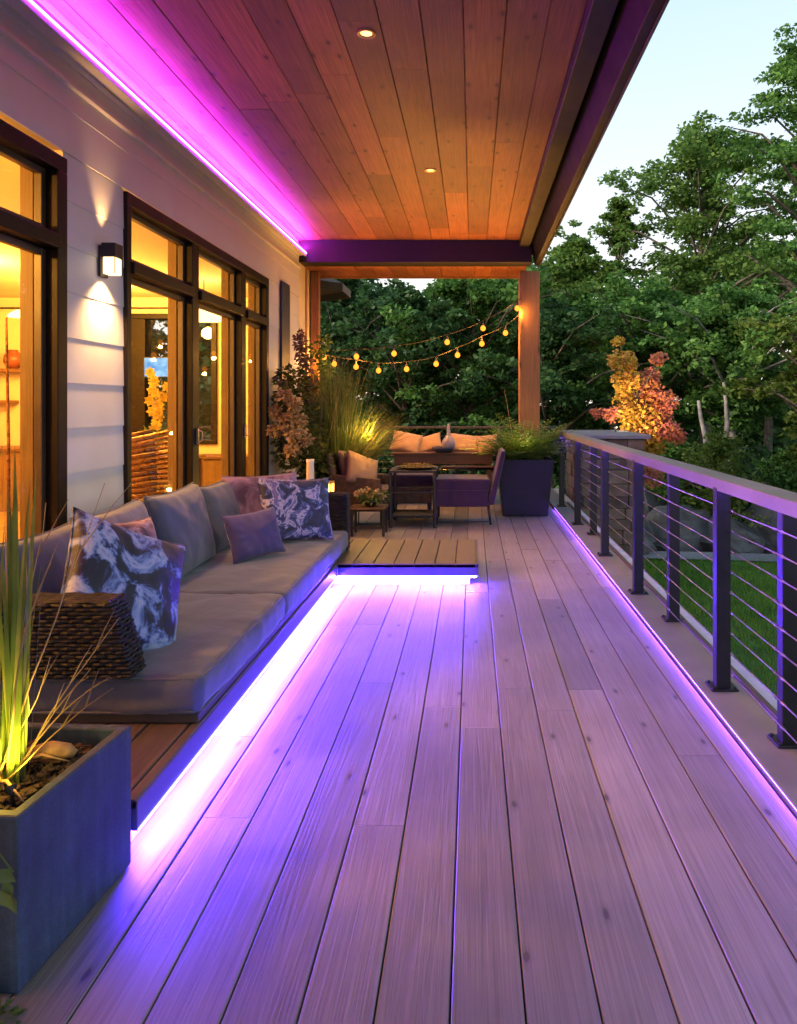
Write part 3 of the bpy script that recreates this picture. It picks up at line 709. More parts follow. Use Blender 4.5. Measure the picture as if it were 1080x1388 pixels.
# ------------------------------------------------------------------ string lights
def strand(label, bulbs, ends, Y, group):
    t = thing('string_lights', label, 'string lights', P(*ends[0],Y), group)
    tops = [P(ends[0][0],ends[0][1],Y)]+[P(x,y-9,Y) for x,y in bulbs]+[P(ends[1][0],ends[1][1],Y)]
    pts = []
    for a,b in zip(tops,tops[1:]):
        for k in range(6): q = a.lerp(b,k/6); q.z -= .03*math.sin(math.pi*k/6)*(b-a).length; pts.append(q)
    pts.append(tops[-1]); MB().tube(pts,.0055,5).build('cord', M['wire'], t)
    for (x,y) in bulbs:
        c = P(x,y,Y)
        b = MB().lathe([(.010,.03),(.02,.022),(.034,.004),(.039,-.016),(.033,-.038),(.015,-.052),(.002,-.056)][::-1],c,12).build('bulb', M['bulbglass'], t, smooth=True)
        MB().lathe([(.015,.024),(.016,.03),(.016,.062),(.007,.07),(.005,.10)],c,10).build('socket', M['wire'], b)
        lamp('bulb_light','POINT',(c.x,c.y-.0,c.z-.085),10,(1,.43,.08),t,.025)
strand('upper string of warm bulbs rising from the wall corner to the wooden post', [(439,483),(483,482),(534,478),(606,462.5),(654.6,443.7),(701,416.7)], ((424,474),(707,404)), 10.86, 'strings of warm bulbs')
strand('lower string of warm bulbs sagging beneath the upper one', [(453,492),(482.5,496),(513,501),(551,499),(591,492),(620,480),(653,464.6),(685,450)], ((424,476),(706,424)), 10.97, 'strings of warm bulbs')
# ------------------------------------------------------------------ planters & plants
def blades(mb, c, n, spread, L, w, tilt, bend, seed, az=None, seg=6):
    q = random.Random(seed)
    for _ in range(n):
        a = q.uniform(0,2*math.pi) if az is None else q.uniform(*az)
        r = spread*math.sqrt(q.random()); b = (c[0]+r*math.cos(a*1.7+q.random()*6), c[1]+r*math.sin(a*1.7+q.random()*6), c[2])
        tl = q.uniform(*tilt); d = (math.cos(a)*tl, math.sin(a)*tl, 1)
        mb.blade(b, d, q.uniform(*L), q.uniform(*w), q.uniform(*bend), seg, q.uniform(-1.2,1.2))
    return mb
def leafcloud(mb, q, c, rad, n, L, W, up=.4):
    for _ in range(n):
        v = Vector((q.gauss(0,1),q.gauss(0,1),q.gauss(0,1))); v = v.normalized()*(q.random()**.45)
        p = Vector((c[0]+v.x*rad[0], c[1]+v.y*rad[1], c[2]+v.z*rad[2]))
        d = Vector((v.x+q.uniform(-.7,.7), v.y+q.uniform(-.7,.7), v.z*.5+q.uniform(-.6,.4)))
        nr = Vector((q.uniform(-.8,.8),q.uniform(-.8,.8),up+q.random()))
        s = q.uniform(.7,1.2); mb.leaf(p, nr, d, L*s, W*s)
    return mb
# near planter
X0,X1,Y0,Y1,ZT = -1.66,-1.13,1.865,2.405,.458
npl = thing('planter', 'square charcoal planter box beside the near end of the sofa', 'planter', (-1.4,2.12,0))
b = MB(); w = .035
ring = lambda i,z: [(X0+i,Y0+i,z),(X1-i,Y0+i,z),(X1-i,Y1-i,z),(X0+i,Y1-i,z)]
b.add(ring(0,.006)+ring(0,ZT)+ring(w,ZT)+ring(w,ZT-.1),[(3,2,1,0),(12,13,14,15)]+[(4*k+i,4*k+(i+1)%4,4*k+4+(i+1)%4,4*k+4+i) for k in range(3) for i in range(4)])
rotp = Matrix.Translation((-1.13,2.13,0)) @ Matrix.Rotation(R(-4.2),4,'Z') @ Matrix.Translation((1.13,-2.13,0))
b.v = [tuple(rotp @ Vector(p)) for p in b.v]; b.build('planter_box', M['planter'], npl, bevel=.007)
sm = MB(); n = 30; q = random.Random(2)
vs = [(X0+w+(X1-X0-2*w)*i/n, Y0+w+(Y1-Y0-2*w)*j/n, .385+.03*noise.noise(Vector((i*.5,j*.5,0)))+.012*q.random()) for j in range(n+1) for i in range(n+1)]
sm.add(vs,[(j*(n+1)+i,j*(n+1)+i+1,(j+1)*(n+1)+i+1,(j+1)*(n+1)+i) for j in range(n) for i in range(n)])
for _ in range(260):                                            # bark chips
    c = Vector((q.uniform(X0+.06,X1-.06),q.uniform(Y0+.06,Y1-.06),.405+q.random()*.02))
    mx = Matrix.Translation(c) @ Matrix.Rotation(q.random()*6,4,'Z') @ Matrix.Rotation(q.uniform(-.6,.6),4,'X')
    sm.mbox(mx, q.uniform(.008,.028), q.uniform(.004,.009), .003)
sm.v = [tuple(rotp @ Vector(p)) for p in sm.v]; sm.build('soil', M['soil'], npl)
dw = thing('driftwood', 'gnarled ochre driftwood piece lying on the bark of the near planter', 'driftwood', (-1.28,2.2,.43))
d = MB()
d.tube([(-1.36,2.20,.435),(-1.33,2.215,.452),(-1.27,2.225,.46),(-1.225,2.235,.452),(-1.205,2.24,.44)],[.012,.02,.026,.022,.012],9)
for k in range(6):
    a = q.uniform(-2.4,1.0); L = q.uniform(.1,.2); s = Vector((-1.36+q.uniform(-.03,.05),2.14+q.uniform(-.08,.05),.44))
    d.tube([s, s+Vector((math.cos(a)*L*.5,math.sin(a)*L*.5,.025)), s+Vector((math.cos(a)*L,math.sin(a)*L,-.005))],[.007,.005,.002],6)
d.build('root', M['root'], dw, smooth=True)
ng = thing('grass_plant', 'tall upright blade grass growing in the near charcoal planter, lit yellow from its base', 'grass plant', (-1.45,2.12,.42))
b = MB(); blades(b,(-1.325,2.12,.40),26,.032,(.6,1.0),(.016,.028),(0,.09),(0,.14),5)
blades(b,(-1.50,2.12,.41),46,.09,(.5,1.0),(.012,.026),(.02,.22),(.02,.3),6)
b.build('leaf_blade', M['blade'], ng)
b = MB(); q = random.Random(12)
for (a,L,t,bd) in ((.2,.42,.75,.25),(.0,.45,.95,.15),(.45,.36,.55,.4),(-.3,.38,.5,.1),(.6,.5,.45,.35),(2.6,.8,.16,.3),(.1,.9,.10,.35),(-.6,.75,.16,.5)):
    s = Vector((-1.33+q.uniform(-.05,.03),2.12+q.uniform(-.05,.05),.42)); pts=[s]; dd = Vector((math.cos(a)*t,math.sin(a)*t,1)).normalized()
    for k in range(9):
        dd = (dd+Vector((q.uniform(-.13,.13)+math.cos(a)*bd*.12,q.uniform(-.13,.13),-bd*.06))).normalized(); pts.append(pts[-1]+dd*L/9)
        if k in (4,6) : 
            e = (dd+Vector((q.uniform(-.5,.5),q.uniform(-.5,.5),q.uniform(-.1,.4)))).normalized(); b.tube([pts[-1],pts[-1]+e*L*.13,pts[-1]+e*L*.27+Vector((0,0,-.012))],[.0022,.0016,.0006],5)
    b.tube(pts,[.0034*(1-.7*k/9) for k in range(10)],5)
b.build('dry_stem', M['straw'], ng, smooth=True)
lamp('planter_uplight','SPOT',(-1.25,2.02,.47),20,(1,.66,.06),None,.02,95,.6,(-1.40,2.13,.62))
fx = thing('garden_spotlight', 'tiny dark garden spotlight hidden at the foot of the near blade grass', 'spotlight', (-1.27,2.02,.41))
MB().tube([(-1.25,2.005,.41),(-1.25,2.005,.44),(-1.262,2.014,.455)],[.005,.005,.018],10).build('body', M['metal'], fx)
lamp('planter_glow','POINT',(-1.29,2.02,.55),1.9,(1,.62,.05),None,.02)
# sprig on the planter and moss at its foot
iv = thing('trailing_sprig', 'green leafy sprig hanging at the left picture edge before the near planter', 'plant', (-1.13,1.84,.3))
b = MB(); q = random.Random(4)
b.tube([(-1.30,1.86,.48),(-1.22,1.82,.46),(-1.15,1.80,.40),(-1.12,1.80,.36)],.002,5)
for (x,y,z) in ((-1.155,1.82,.335),(-1.145,1.82,.30),(-1.17,1.81,.36),(-1.16,1.81,.31)):
    b.leaf((x,y,z),(q.uniform(-.3,.3),-1,.3),(q.uniform(.2,.9),0,q.uniform(-.9,-.3)),.06,.035)
b.build('leaf', M['ivy'], iv)
mo = thing('moss_clump', 'low green mossy clump on the deck at the bottom left corner by the planter', 'moss', (-1.22,1.80,0))
leafcloud(MB(), random.Random(6), (-1.205,1.79,.0), (.10,.05,.045), 420, .022, .012, .8).build('leaf', M['ivy'], mo)

# far right tapered planter and fern
tp = thing('planter', 'tall dark tapered planter at the foot of the wooden porch post', 'planter', (.70,10.2,0))
def taper(b, cx, cy, hb, ht, z0, z1, wall):
    def ring(h,z): return [(cx-h,cy-h,z),(cx+h,cy-h,z),(cx+h,cy+h,z),(cx-h,cy+h,z)]
    r = [ring(hb,z0),ring(ht,z1),ring(ht-wall,z1),ring(ht-wall-.02,z1-.10)]
    vs = sum(r,[]); fs=[(3,2,1,0),(12,13,14,15)]
    for k in range(3): fs += [(4*k+i,4*k+(i+1)%4,4*k+4+(i+1)%4,4*k+4+i) for i in range(4)]
    return b.add(vs,fs)
taper(MB(),.715,10.22,.305,.375,.008,.77,.03).build('pot', M['planter_d'], tp, bevel=.008)
MB().box(.38,1.05,9.89,10.55,.60,.70).build('soil', M['soil'], tp)
fr = thing('fern', 'lush green fern spilling over the tall dark tapered planter', 'fern', (.71,10.2,.72))
b = MB(); q = random.Random(31)
for k in range(170):                                            # fronds: a stem with paired leaflets
    a = q.uniform(0,2*math.pi); L = q.uniform(.45,.92); tl = q.uniform(.1,1.25)
    p = Vector((.71+q.uniform(-.2,.2),10.18+q.uniform(-.2,.2),.70)); dd = Vector((math.cos(a)*tl,math.sin(a)*tl,1)).normalized()
    seg = 13
    for s in range(seg):
        nd = (dd+Vector((math.cos(a)*.06,math.sin(a)*.05,-.055))).normalized(); np_ = p+nd*L/seg
        side = nd.cross(Vector((0,0,1))).normalized(); nn = side.cross(nd)
        lw = L*.24*math.sin(math.pi*(s+1.5)/(seg+2))
        for sg in (-1,1): b.leaf(p, nn, side*sg+nd*.55, lw, .026)
        b.add([p-side*.003,p+side*.003,np_],[(0,1,2)])
        p = np_; dd = nd
blades(b,(.71,10.15,.70),70,.2,(.3,.6),(.012,.02),(.3,1.3),(.1,.5),15)
b.build('frond', M['fern'], fr)
b = MB(); blades(b,(.71,10.15,.72),10,.12,(.5,.72),(.014,.024),(.3,1.1),(0,.12),17)
b.blade((.60,10.0,.72),(-.16,0,1),1.05,.035,.03,8,.2); b.blade((.66,10.0,.72),(-.03,0,1),.65,.03,.03,8,.2)
b.build('dry_blade', M['straw'], fr)
lamp('fern_uplight','SPOT',(.80,9.98,.85),150,AMB,None,.03,85,.7,(.82,10.95,2.6))
lamp('added_fern_glow','POINT',(.70,9.98,.98),12,(1,.70,.22),None,.12)  # added unseen point lamp among the fronds, brightens the fern
# left flower group against the wall
fp = thing('planter', 'dark rectangular planter box against the house wall behind the sofa', 'planter', (-2.0,9.1,0))
taper(MB(),-2.08,8.98,.27,.31,.006,.60,.03).build('pot', M['planter_d'], fp, bevel=.008)
MB().box(-2.35,-1.82,8.72,9.25,.45,.53).build('soil', M['soil'], fp)
fl = thing('flower_bush', 'bushy plant with dusty pink flower heads against the house wall', 'flower bush', (-2.1,8.95,.5))
b = MB(); q = random.Random(8)
for c,rad,n in (((-2.10,8.9,1.05),(.34,.28,.34),560),((-2.12,8.9,1.5),(.28,.24,.28),480),((-2.0,8.9,.80),(.28,.24,.25),320),((-2.17,8.85,1.8),(.20,.16,.14),190)):
    leafcloud(b,q,c,rad,n,.09,.05,.5)
b.build('foliage', M['ivy2'] if 'ivy2' in M else M['ivy'], fl)
b = MB()
for (x,y,z) in ((-2.34,8.75,1.42),(-2.22,8.72,1.33),(-2.30,8.7,1.20),(-2.08,8.70,1.38),(-2.02,8.70,1.22),(-2.13,8.7,1.52),(-2.24,8.7,1.62),(-1.96,8.72,1.08),(-2.05,8.68,.98),(-1.98,8.72,1.32),(-2.1,8.7,1.14),(-2.17,8.7,1.22)):
    leafcloud(b,q,(x+q.uniform(-.05,.06),y-.12,z),(.075,.07,.06),70,.06,.05,.3)
b.build('flower_head', M['petal'], fl)
b = MB()
for k in range(7):
    x = -2.1+.05*k; b.tube([(-2.08,8.98,.5),(x-.05,8.95,1.0),(x+.04*math.sin(k),8.9,1.6)],.006,5)
b.build('stem', M['bark'], fl)
pm = thing('plume_plant', 'tall russet flower spike rising beside the shutter above the flower bush', 'flower spike', (-2.05,9.2,.5))
b = MB(); b.tube([(-2.08,9.1,.5),(-2.05,9.15,1.4),(-2.06,9.15,2.0),(-2.17,9.15,2.42)],[.012,.01,.008,.003],6); b.build('stem', M['bark'], pm, smooth=True)
b = MB()
for k in range(40):
    t = k/39; z = 1.62+.78*t; x = -2.04-.13*t**2+q.uniform(-.05,.05); leafcloud(b,q,(x,9.15+q.uniform(-.05,.05),z),(.075*(1-.45*t),.07,.045),16,.055,.034,.2)
b.build('plume', M['plume'], pm)
vn = thing('vine', 'yellow-green leafy vine climbing the slim corner post', 'vine', (-2.2,10.6,0))
b = MB()
for k in range(15):
    t = k/14; leafcloud(b,q,(-2.19+.09*math.sin(k*1.4)+.12*t*(1-t),10.6,1.05+1.35*t),(.14*(1-.4*t),.12,.10),46,.075,.055,.4)
b.build('foliage', M['ivy'], vn); MB().tube([(-2.2,10.65,0),(-2.17,10.6,1.2),(-2.2,10.6,2.4)],.008,5).build('stem', M['bark'], vn)
gp = thing('planter', 'dark pot of the fountain grasses behind the left armchair', 'planter', (-1.72,9.55,0))
MB().lathe([(.17,.006),(.22,.30),(.24,.48),(.25,.50),(.225,.50),(.21,.42)],(-1.72,9.6,0),28).build('pot', M['planter_d'], gp, smooth=True)
fg = thing('fountain_grass', 'dense fountain grass with arching tips, glowing yellow on its right side', 'grass plant', (-1.72,9.55,.4))
b = MB(); blades(b,(-1.80,9.45,.42),900,.22,(.95,1.75),(.007,.012),(.02,.30),(.02,.28),41)
blades(b,(-1.62,9.5,.45),700,.14,(.7,1.3),(.006,.010),(.25,.8),(.45,1.0),42,(-1.2,1.2),8)
b.build('blades', M['blade'], fg)
b = MB(); blades(b,(-1.62,9.5,.5),150,.12,(.7,1.1),(.006,.010),(.3,.95),(.3,.85),43,(-1.0,1.0),8)
blades(b,(-1.8,9.4,.5),40,.15,(.8,1.35),(.006,.009),(.05,.4),(.05,.4),44)
b.blade((-1.6,9.45,.7),(.45,0,1),1.1,.014,.06,8); b.blade((-1.6,9.45,.7),(.25,0,1),.8,.012,.06,8)
b.build('dry_blades', M['straw'], fg)
lamp('grass_uplight','SPOT',(-1.36,9.05,.62),260,(1,.56,.06),None,.03,120,.8,(-1.55,9.6,1.5))
lamp('added_ceiling_wash','SPOT',(-.45,10.6,.12),640,(1,.38,.05),None,.05,84,1,(-.45,9.0,3.8))  # added warm spot without a fixture, turns the far ceiling orange
lamp('grass_glow','POINT',(-1.28,9.05,1.15),20,(1,.58,.09),None,.025)
gs = thing('garden_spotlight', 'small dark garden spotlight below the glowing fountain grass', 'spotlight', (-1.42,9.2,.5))
MB().tube([(-1.42,9.22,0),(-1.42,9.22,.52),(-1.42,9.19,.56)],[.008,.008,.028],10).build('body', M['metal'], gs)
ln = thing('lantern', 'small square lantern glowing yellow behind the far arm of the sofa', 'lantern', (-1.63,8.1,.17))
b = MB(); x0,x1,y0,y1 = -1.73,-1.53,8.0,8.2
b.box(x0,x1,y0,y1,.006,.34); b.box(x0,x1,y0,y1,.64,.66)
for x in (x0,x1-.016):
    for y in (y0,y1-.016): b.box(x+.001,x+.015,y+.001,y+.015,.34,.64)
b.build('case', M['brassd'] if 'brassd' in M else M['brass'], ln, bevel=.003)
MB().lathe([(.03,.342),(.032,.36),(.032,.5),(.003,.51)],(-1.63,8.1,0),16).build('candle', M['lcandle'], ln) if 'lcandle' in M else None
lamp('lantern_flame','POINT',(-1.63,8.1,.57),7,(1,.6,.1),ln,.02)
b = MB(); b.box(x0+.002,x0+.006,y0+.016,y1-.016,.345,.635); b.box(x0+.017,x1-.017,y1-.006,y1-.002,.345,.635); b.build('pane', M['parch'], ln)
vs_ = thing('vase', 'slim tall off-white vase standing beside the glowing lantern', 'vase', (-1.79,8.15,0))
MB().lathe([(.05,.006),(.055,.1),(.045,.5),(.04,.86),(.045,.9),(.035,.9),(.03,.8)],(-1.79,8.15,0),20).build('body', M['white'], vs_, smooth=True)

# ------------------------------------------------------------------ furniture at the far end
def shell_back(mb, pts_lo, pts_hi, th): mb.hexa(pts_lo, pts_hi)
rc = thing('armchair', 'purple-cushioned black metal armchair facing left before the tapered planter', 'armchair', (-.05,9.5,0))
cushion_mb(-.47,.22,9.18,9.86,.40,.575,.03,.06,.012,.003,4).build('seat_cushion', M['purple'], rc, smooth=True)
MB().box(-.46,.20,9.16,9.175,.235,.44).box(-.46,.20,9.86,9.875,.235,.44).box(-.47,-.455,9.176,9.86,.235,.40).build('skirt', M['purple'], rc, bevel=.004)
b = MB(); b.hexa([(.19,9.14,.26),(.27,9.14,.26),(.27,9.9,.26),(.19,9.9,.26)],[(.36,9.14,.93),(.42,9.14,.93),(.42,9.9,.93),(.36,9.9,.93)]); b.build('backrest', M['purple'], rc, bevel=.02)
for (x,y) in ((-.44,9.2),(-.44,9.84),(.20,9.2),(.20,9.84)):
    MB().tube([(x,y,.25),(x+(.03 if x>0 else -.01),y,.008)],[.017,.013],8).build('leg', M['metal'], rc, smooth=True)
MB().tube([(-.44,9.17,.25),(-.44,9.17,.05),(.23,9.17,.05)],.008,6).tube([(-.44,9.87,.25),(-.45,9.87,.62),(-.40,9.87,.65),(.30,9.87,.65)],.016,8).build('arm_frame', M['metal'], rc, smooth=True)
MB().box(-.42,.30,9.835,9.905,.665,.685).build('armrest', M['table'], rc, bevel=.005)
ot = thing('ottoman', 'purple-topped square ottoman seen between the legs of the black side table', 'ottoman', (-.82,9.95,0))
cushion_mb(-1.12,-.52,9.7,10.3,.42,.58,.03,.07,.012,.003,6).build('cushion', M['purple'], ot, smooth=True)
MB().box(-1.10,-.54,9.72,10.28,.20,.418).build('base', M['wicker2'], ot, bevel=.01)
for x in (-1.06,-.58):
    for y in (9.76,10.24): MB().tube([(x,y,.2),(x,y,.006)],.016,8).build('leg', M['metal'], ot)
st = thing('side_table', 'black square side table with slender legs in the middle of the seating group', 'side table', (-.74,9.25,0))
MB().box(-1.02,-.44,8.98,9.56,.672,.70).build('tabletop', M['metal'], st, bevel=.004)
for (x,y) in ((-1.0,9.0),(-.46,9.0),(-1.0,9.54),(-.46,9.54)):
    MB().tube([(x,y,.672),(x,y,.006)],.021,8).build('leg', M['metal'], st)
MB().box(-.985,-.475,8.99,9.01,.42,.44).box(-.985,-.475,9.53,9.55,.42,.44).box(-.985,-.475,9.0,9.54,.13,.15).build('stretcher', M['metal'], st, bevel=.003)
ty = thing('tray', 'shallow dark tray of golden moss on the black side table', 'tray', (-.7,9.25,.70))
b = MB(); b.lathe([(.15,.003),(.25,.022),(.26,.03),(.24,.027),(.14,.012)],(0,0,0),28); b.v = [(-.70+x*1.05,9.26+y*.9,.701+z) for x,y,z in b.v]; b.build('dish', M['metal'], ty, smooth=True)
leafcloud(MB(), random.Random(9),(-.70,9.26,.735),(.22,.17,.028),520,.03,.016,.8).build('moss', M['mossy'] if 'mossy' in M else M['orchid'], ty)
lc = thing('armchair', 'brown woven armchair facing right, a brown pillow leaning on its back', 'armchair', (-1.4,9.25,0))
b = MB(); b.hexa([(-1.66,8.95,.22),(-1.56,8.95,.22),(-1.56,9.65,.22),(-1.66,9.65,.22)],[(-1.80,8.95,.90),(-1.72,8.95,.90),(-1.72,9.65,.90),(-1.80,9.65,.90)]); b.build('backrest', M['wicker2'], lc, bevel=.025)
MB().box(-1.62,-1.08,8.97,9.63,.20,.36).build('seat_frame', M['wicker2'], lc, bevel=.02)
cushion_mb(-1.56,-1.06,9.02,9.58,.362,.47,.03,.06,.012,.003,7).build('seat_cushion', M['brownf'], lc, smooth=True)
b = MB(); b.hexa([(-1.62,8.93,.36),(-1.08,8.93,.36),(-1.08,9.0,.36),(-1.62,9.0,.36)],[(-1.70,8.93,.66),(-1.12,8.93,.60),(-1.12,9.0,.60),(-1.70,9.0,.66)]); b.build('armrest', M['wicker2'], lc, bevel=.015)
b = MB(); b.hexa([(-1.62,9.6,.36),(-1.08,9.6,.36),(-1.08,9.67,.36),(-1.62,9.67,.36)],[(-1.70,9.6,.66),(-1.12,9.6,.60),(-1.12,9.67,.60),(-1.70,9.67,.66)]); b.build('armrest', M['wicker2'], lc, bevel=.015)
for (x,y) in ((-1.6,8.98),(-1.1,8.98),(-1.6,9.6),(-1.1,9.6)): MB().tube([(x,y,.2),(x,y,.006)],[.024,.018],8).build('leg', M['metal'], lc)
def tpil(label, c, right, up, w, h, t, m, seed, name='throw_pillow', grp=None):
    o = thing(name, label, 'throw pillow', c, grp); pm_,br_ = pillow_mb(frame(c,right,up),w,h,t,22,seed,.009,.25,.42); pm_.build('cover', m, o, smooth=True)
tpil('dark brown pillow upright against the back of the left armchair',(-1.56,9.30,.74),(.15,1,0),(-.25,0,1),.55,.42,.14,M['brownf'],21)
tpil('tan-brown pillow slumped on the seat of the left armchair',(-1.36,9.12,.69),(.75,.6,-.35),(-.45,.1,.9),.48,.44,.15,M['brownl'],22)
fs_ = thing('stool', 'low dark stool carrying a bowl of flowers by the left armchair', 'stool', (-1.2,8.5,0))
MB().box(-1.40,-.98,8.36,8.7,.31,.335).build('top', M['wicker2'], fs_, bevel=.006)
for (x,y) in ((-1.37,8.39),(-1.01,8.39),(-1.37,8.67),(-1.01,8.67)): MB().box(x-.015,x+.015,y-.015,y+.015,.006,.309).build('leg', M['metal'], fs_, bevel=.003)
MB().box(-1.37,-1.01,8.38,8.395,.09,.11).box(-1.37,-1.01,8.665,8.68,.09,.11).build('stretcher', M['metal'], fs_)
fb = thing('flower_bowl', 'bowl of cream and green flowers on the low dark stool', 'flowers', (-1.17,8.5,.335))
MB().lathe([(.05,.002),(.10,.05),(.11,.08),(.09,.075)],(-1.17,8.5,.335),20).build('bowl', M['metal'], fb, smooth=True)
b = MB(); q = random.Random(77); leafcloud(b,q,(-1.15,8.5,.45),(.20,.13,.07),260,.06,.032,.5); b.build('leaf', M['ivy'], fb)
b = MB()
for (x,z) in ((-1.27,.50),(-1.20,.53),(-1.10,.50),(-1.03,.46),(-1.16,.47),(-1.31,.48)): leafcloud(b,q,(x,8.42,z),(.032,.03,.028),34,.03,.028,.2)
b.build('blossom', M['petal'], fb)
# rear table with cushions
tb = thing('table', 'long low wooden table in front of the rear railing, piled with tan cushions', 'table', (-.45,11.4,0))
MB().box(-1.22,.34,11.05,11.75,.755,.785).build('tabletop', M['table'], tb, bevel=.006)
MB().box(-1.18,.30,11.08,11.10,.61,.754).box(-1.18,.30,11.70,11.72,.61,.754).build('apron', M['table'], tb, bevel=.004)
for (x,y) in ((-1.15,11.12),(.26,11.12),(-1.15,11.68),(.26,11.68)): MB().box(x-.03,x+.03,y-.018,y+.018,.006,.753).build('leg', M['table'], tb, bevel=.004)
TG='tan cushions on the rear table'
tpil('round tan pillow at the left end of the rear table',(-1.02,11.35,.92),(1,0,-.2),(.15,.5,.8),.46,.36,.18,M['tan'],31,'tan_cushion',TG)
tpil('flat tan cushion left of the grey carafe',(-.72,11.45,.89),(1,0,.28),(-.2,.6,.75),.52,.30,.12,M['tan'],32,'tan_cushion',TG)
tpil('wide tan cushion right of the grey carafe',(-.10,11.45,.90),(1,0,-.10),(.05,.6,.75),.56,.34,.14,M['tan'],33,'tan_cushion',TG)
tpil('small tan cushion at the right end of the rear table',(.24,11.35,.90),(1,.1,.12),(.1,.5,.8),.34,.32,.14,M['tan'],34,'tan_cushion',TG)
cf = thing('carafe', 'grey rounded carafe with a thin upright neck on the rear table', 'carafe', (-.38,11.2,.785))
MB().lathe([(.06,.002),(.10,.06),(.105,.14),(.08,.20),(.045,.235),(.03,.27),(.022,.37),(.016,.42),(.010,.43)],(-.36,11.22,.786),24).build('body', M['bottle'], cf, smooth=True)
bw = thing('bowl', 'wide dark bowl in front of the grey carafe', 'bowl', (-.43,11.12,.785))
MB().lathe([(.09,.003),(.15,.03),(.165,.085),(.15,.085),(.13,.03)],(-.44,11.22-.12,.786),26).build('body', M['navy'], bw, smooth=True)
# umbrella
um = thing('umbrella', 'dark garden umbrella partly hidden behind the slim corner post', 'umbrella', (-3.15,12.0,0))
b = MB(); n=8; top=(-3.15,12.0,3.92); rim=[(-3.15+1.2*math.cos(2*math.pi*(i+.5)/n),12.0+1.0*math.sin(2*math.pi*(i+.5)/n),3.42) for i in range(n)]
b.add([top]+rim+[(x,y,z-.12) for x,y,z in rim],[(0,1+i,1+(i+1)%n) for i in range(n)]+[(1+i,1+n+i,1+n+(i+1)%n,1+(i+1)%n) for i in range(n)])
o = b.build('canopy', M['umb'], um); sl = o.modifiers.new('thick','SOLIDIFY'); sl.thickness=.01
MB().tube([(-3.15,12.0,.005),(-3.15,12.0,3.95)],.022,10).build('pole', M['metal'], um); MB().lathe([(.25,.004),(.25,.05),(.04,.07),(.04,.2)],(-3.15,12,0),20).build('base', M['metal'], um)

# ------------------------------------------------------------------ inside the house
def ilamp(n, loc, e, c=(1,.42,.055), s=.1): return lamp(n,'POINT',loc,e,c,None,s)
ilamp('room_light_a',(-4.6,9.3,2.75),420); ilamp('room_light_b',(-5.2,4.6,2.85),560); ilamp('room_light_c',(-5.6,8.0,2.8),420); ilamp('room_light_d',(-4.2,2.0,2.7),520)
pd = thing('pendant_lamp', 'bright glowing drum pendant seen through the second bay of the house windows', 'pendant lamp', (-3.42,9.4,3.1))
MB().tube([(-3.42,9.4,3.09),(-3.42,9.4,2.86)],.006,6).build('cord', M['metal'], pd)
MB().lathe([(.26,0),(.27,.01),(.27,.27),(.26,.28)],(-3.42,9.4,2.58),32).build('shade', M['pend'], pd, smooth=True)
ch = thing('wicker_chair', 'bronze wicker lounge chair inside the house below the yellow orchid', 'chair', (-3.35,7.4,0))
b = MB()
for k in range(15):                                            # bucket shell of woven bands
    t = k/14; z = .45+.72*t; r = .40+.08*math.sin(t*2.5)
    b.tube([(-3.38+r*math.cos(a)-.10*t,7.5+r*math.sin(a)*.95+.1*t,z+.10*math.cos(a*1.0)*t) for a in [math.pi*(.25+1.5*i/20) for i in range(21)]],.022,6)
b.build('shell', M['copper'], ch, smooth=True)
cushion_mb(-3.72,-3.08,7.2,7.82,.42,.55,.05,.07,.02,.004,8).build('seat_cushion', M['brownl'], ch, smooth=True)
for (x,y) in ((-3.65,7.25),(-3.15,7.25),(-3.65,7.8),(-3.15,7.8)): MB().tube([(x*.98-.07,y,.45),(x,y,.035)],.02,8).build('leg', M['metal'], ch)
it = thing('console_table', 'wooden console table inside, carrying the yellow orchid', 'console', (-3.75,8.75,0))
MB().box(-4.15,-3.25,8.5,9.0,.86,.90).build('tabletop', M['jamb'], it, bevel=.004)
for x in (-4.1,-3.3):
    for y in (8.55,8.95): MB().box(x-.025,x+.025,y-.025,y+.025,.032,.858).build('leg', M['jamb'], it)
orc = thing('orchid', 'yellow flowering orchid in a pot inside the house window', 'orchid', (-3.72,8.7,.9))
MB().lathe([(.06,.002),(.09,.1),(.095,.16),(.08,.15)],(-3.78,8.7,.9),20).build('pot', M['white'], orc, smooth=True)
b = MB(); b.tube([(-3.78,8.7,1.02),(-3.74,8.7,1.25),(-3.62,8.7,1.5),(-3.66,8.7,1.78)],.008,6); b.build('stem', M['ivy'], orc, smooth=True)
b = MB(); q = random.Random(14)
for k in range(17):
    t = k/16; c = (-3.72+.16*t*math.sin(k*2.2)+.04*t, 8.68+q.uniform(-.06,.06), 1.22+.66*t)
    for j in range(7): 
        a=j*.9+k; b.leaf(c,(q.uniform(-.4,.4),-1,.3),(math.cos(a),q.uniform(-.4,.2),math.sin(a)),.075,.06)
b.build('blossom', M['orchid'], orc)
b = MB(); leafcloud(b,q,(-3.75,8.7,1.1),(.18,.14,.10),60,.16,.05,.5); b.build('leaf', M['ivy'], orc)
tv = thing('screen', 'lit blue screen hanging before the dark window inside the house', 'screen', (-4.55,10.75,2.0))
MB().box(-4.79,-4.34,10.75,10.79,1.90,2.20).box(-4.62,-4.55,10.79,10.955,2.0,2.1).build('case', M['metal'], tv, bevel=.005)
MB().box(-4.775,-4.355,10.742,10.749,1.915,2.185).build('display', M['disp'], tv)
sb = thing('sideboard', 'low wooden sideboard below the far window inside the house', 'sideboard', (-4.3,10.6,0))
MB().box(-5.2,-3.2,10.4,10.9,.12,.74).build('body', M['jamb'], sb, bevel=.006); MB().box(-5.24,-3.16,10.37,10.92,.741,.78).build('top', M['table'], sb, bevel=.004)
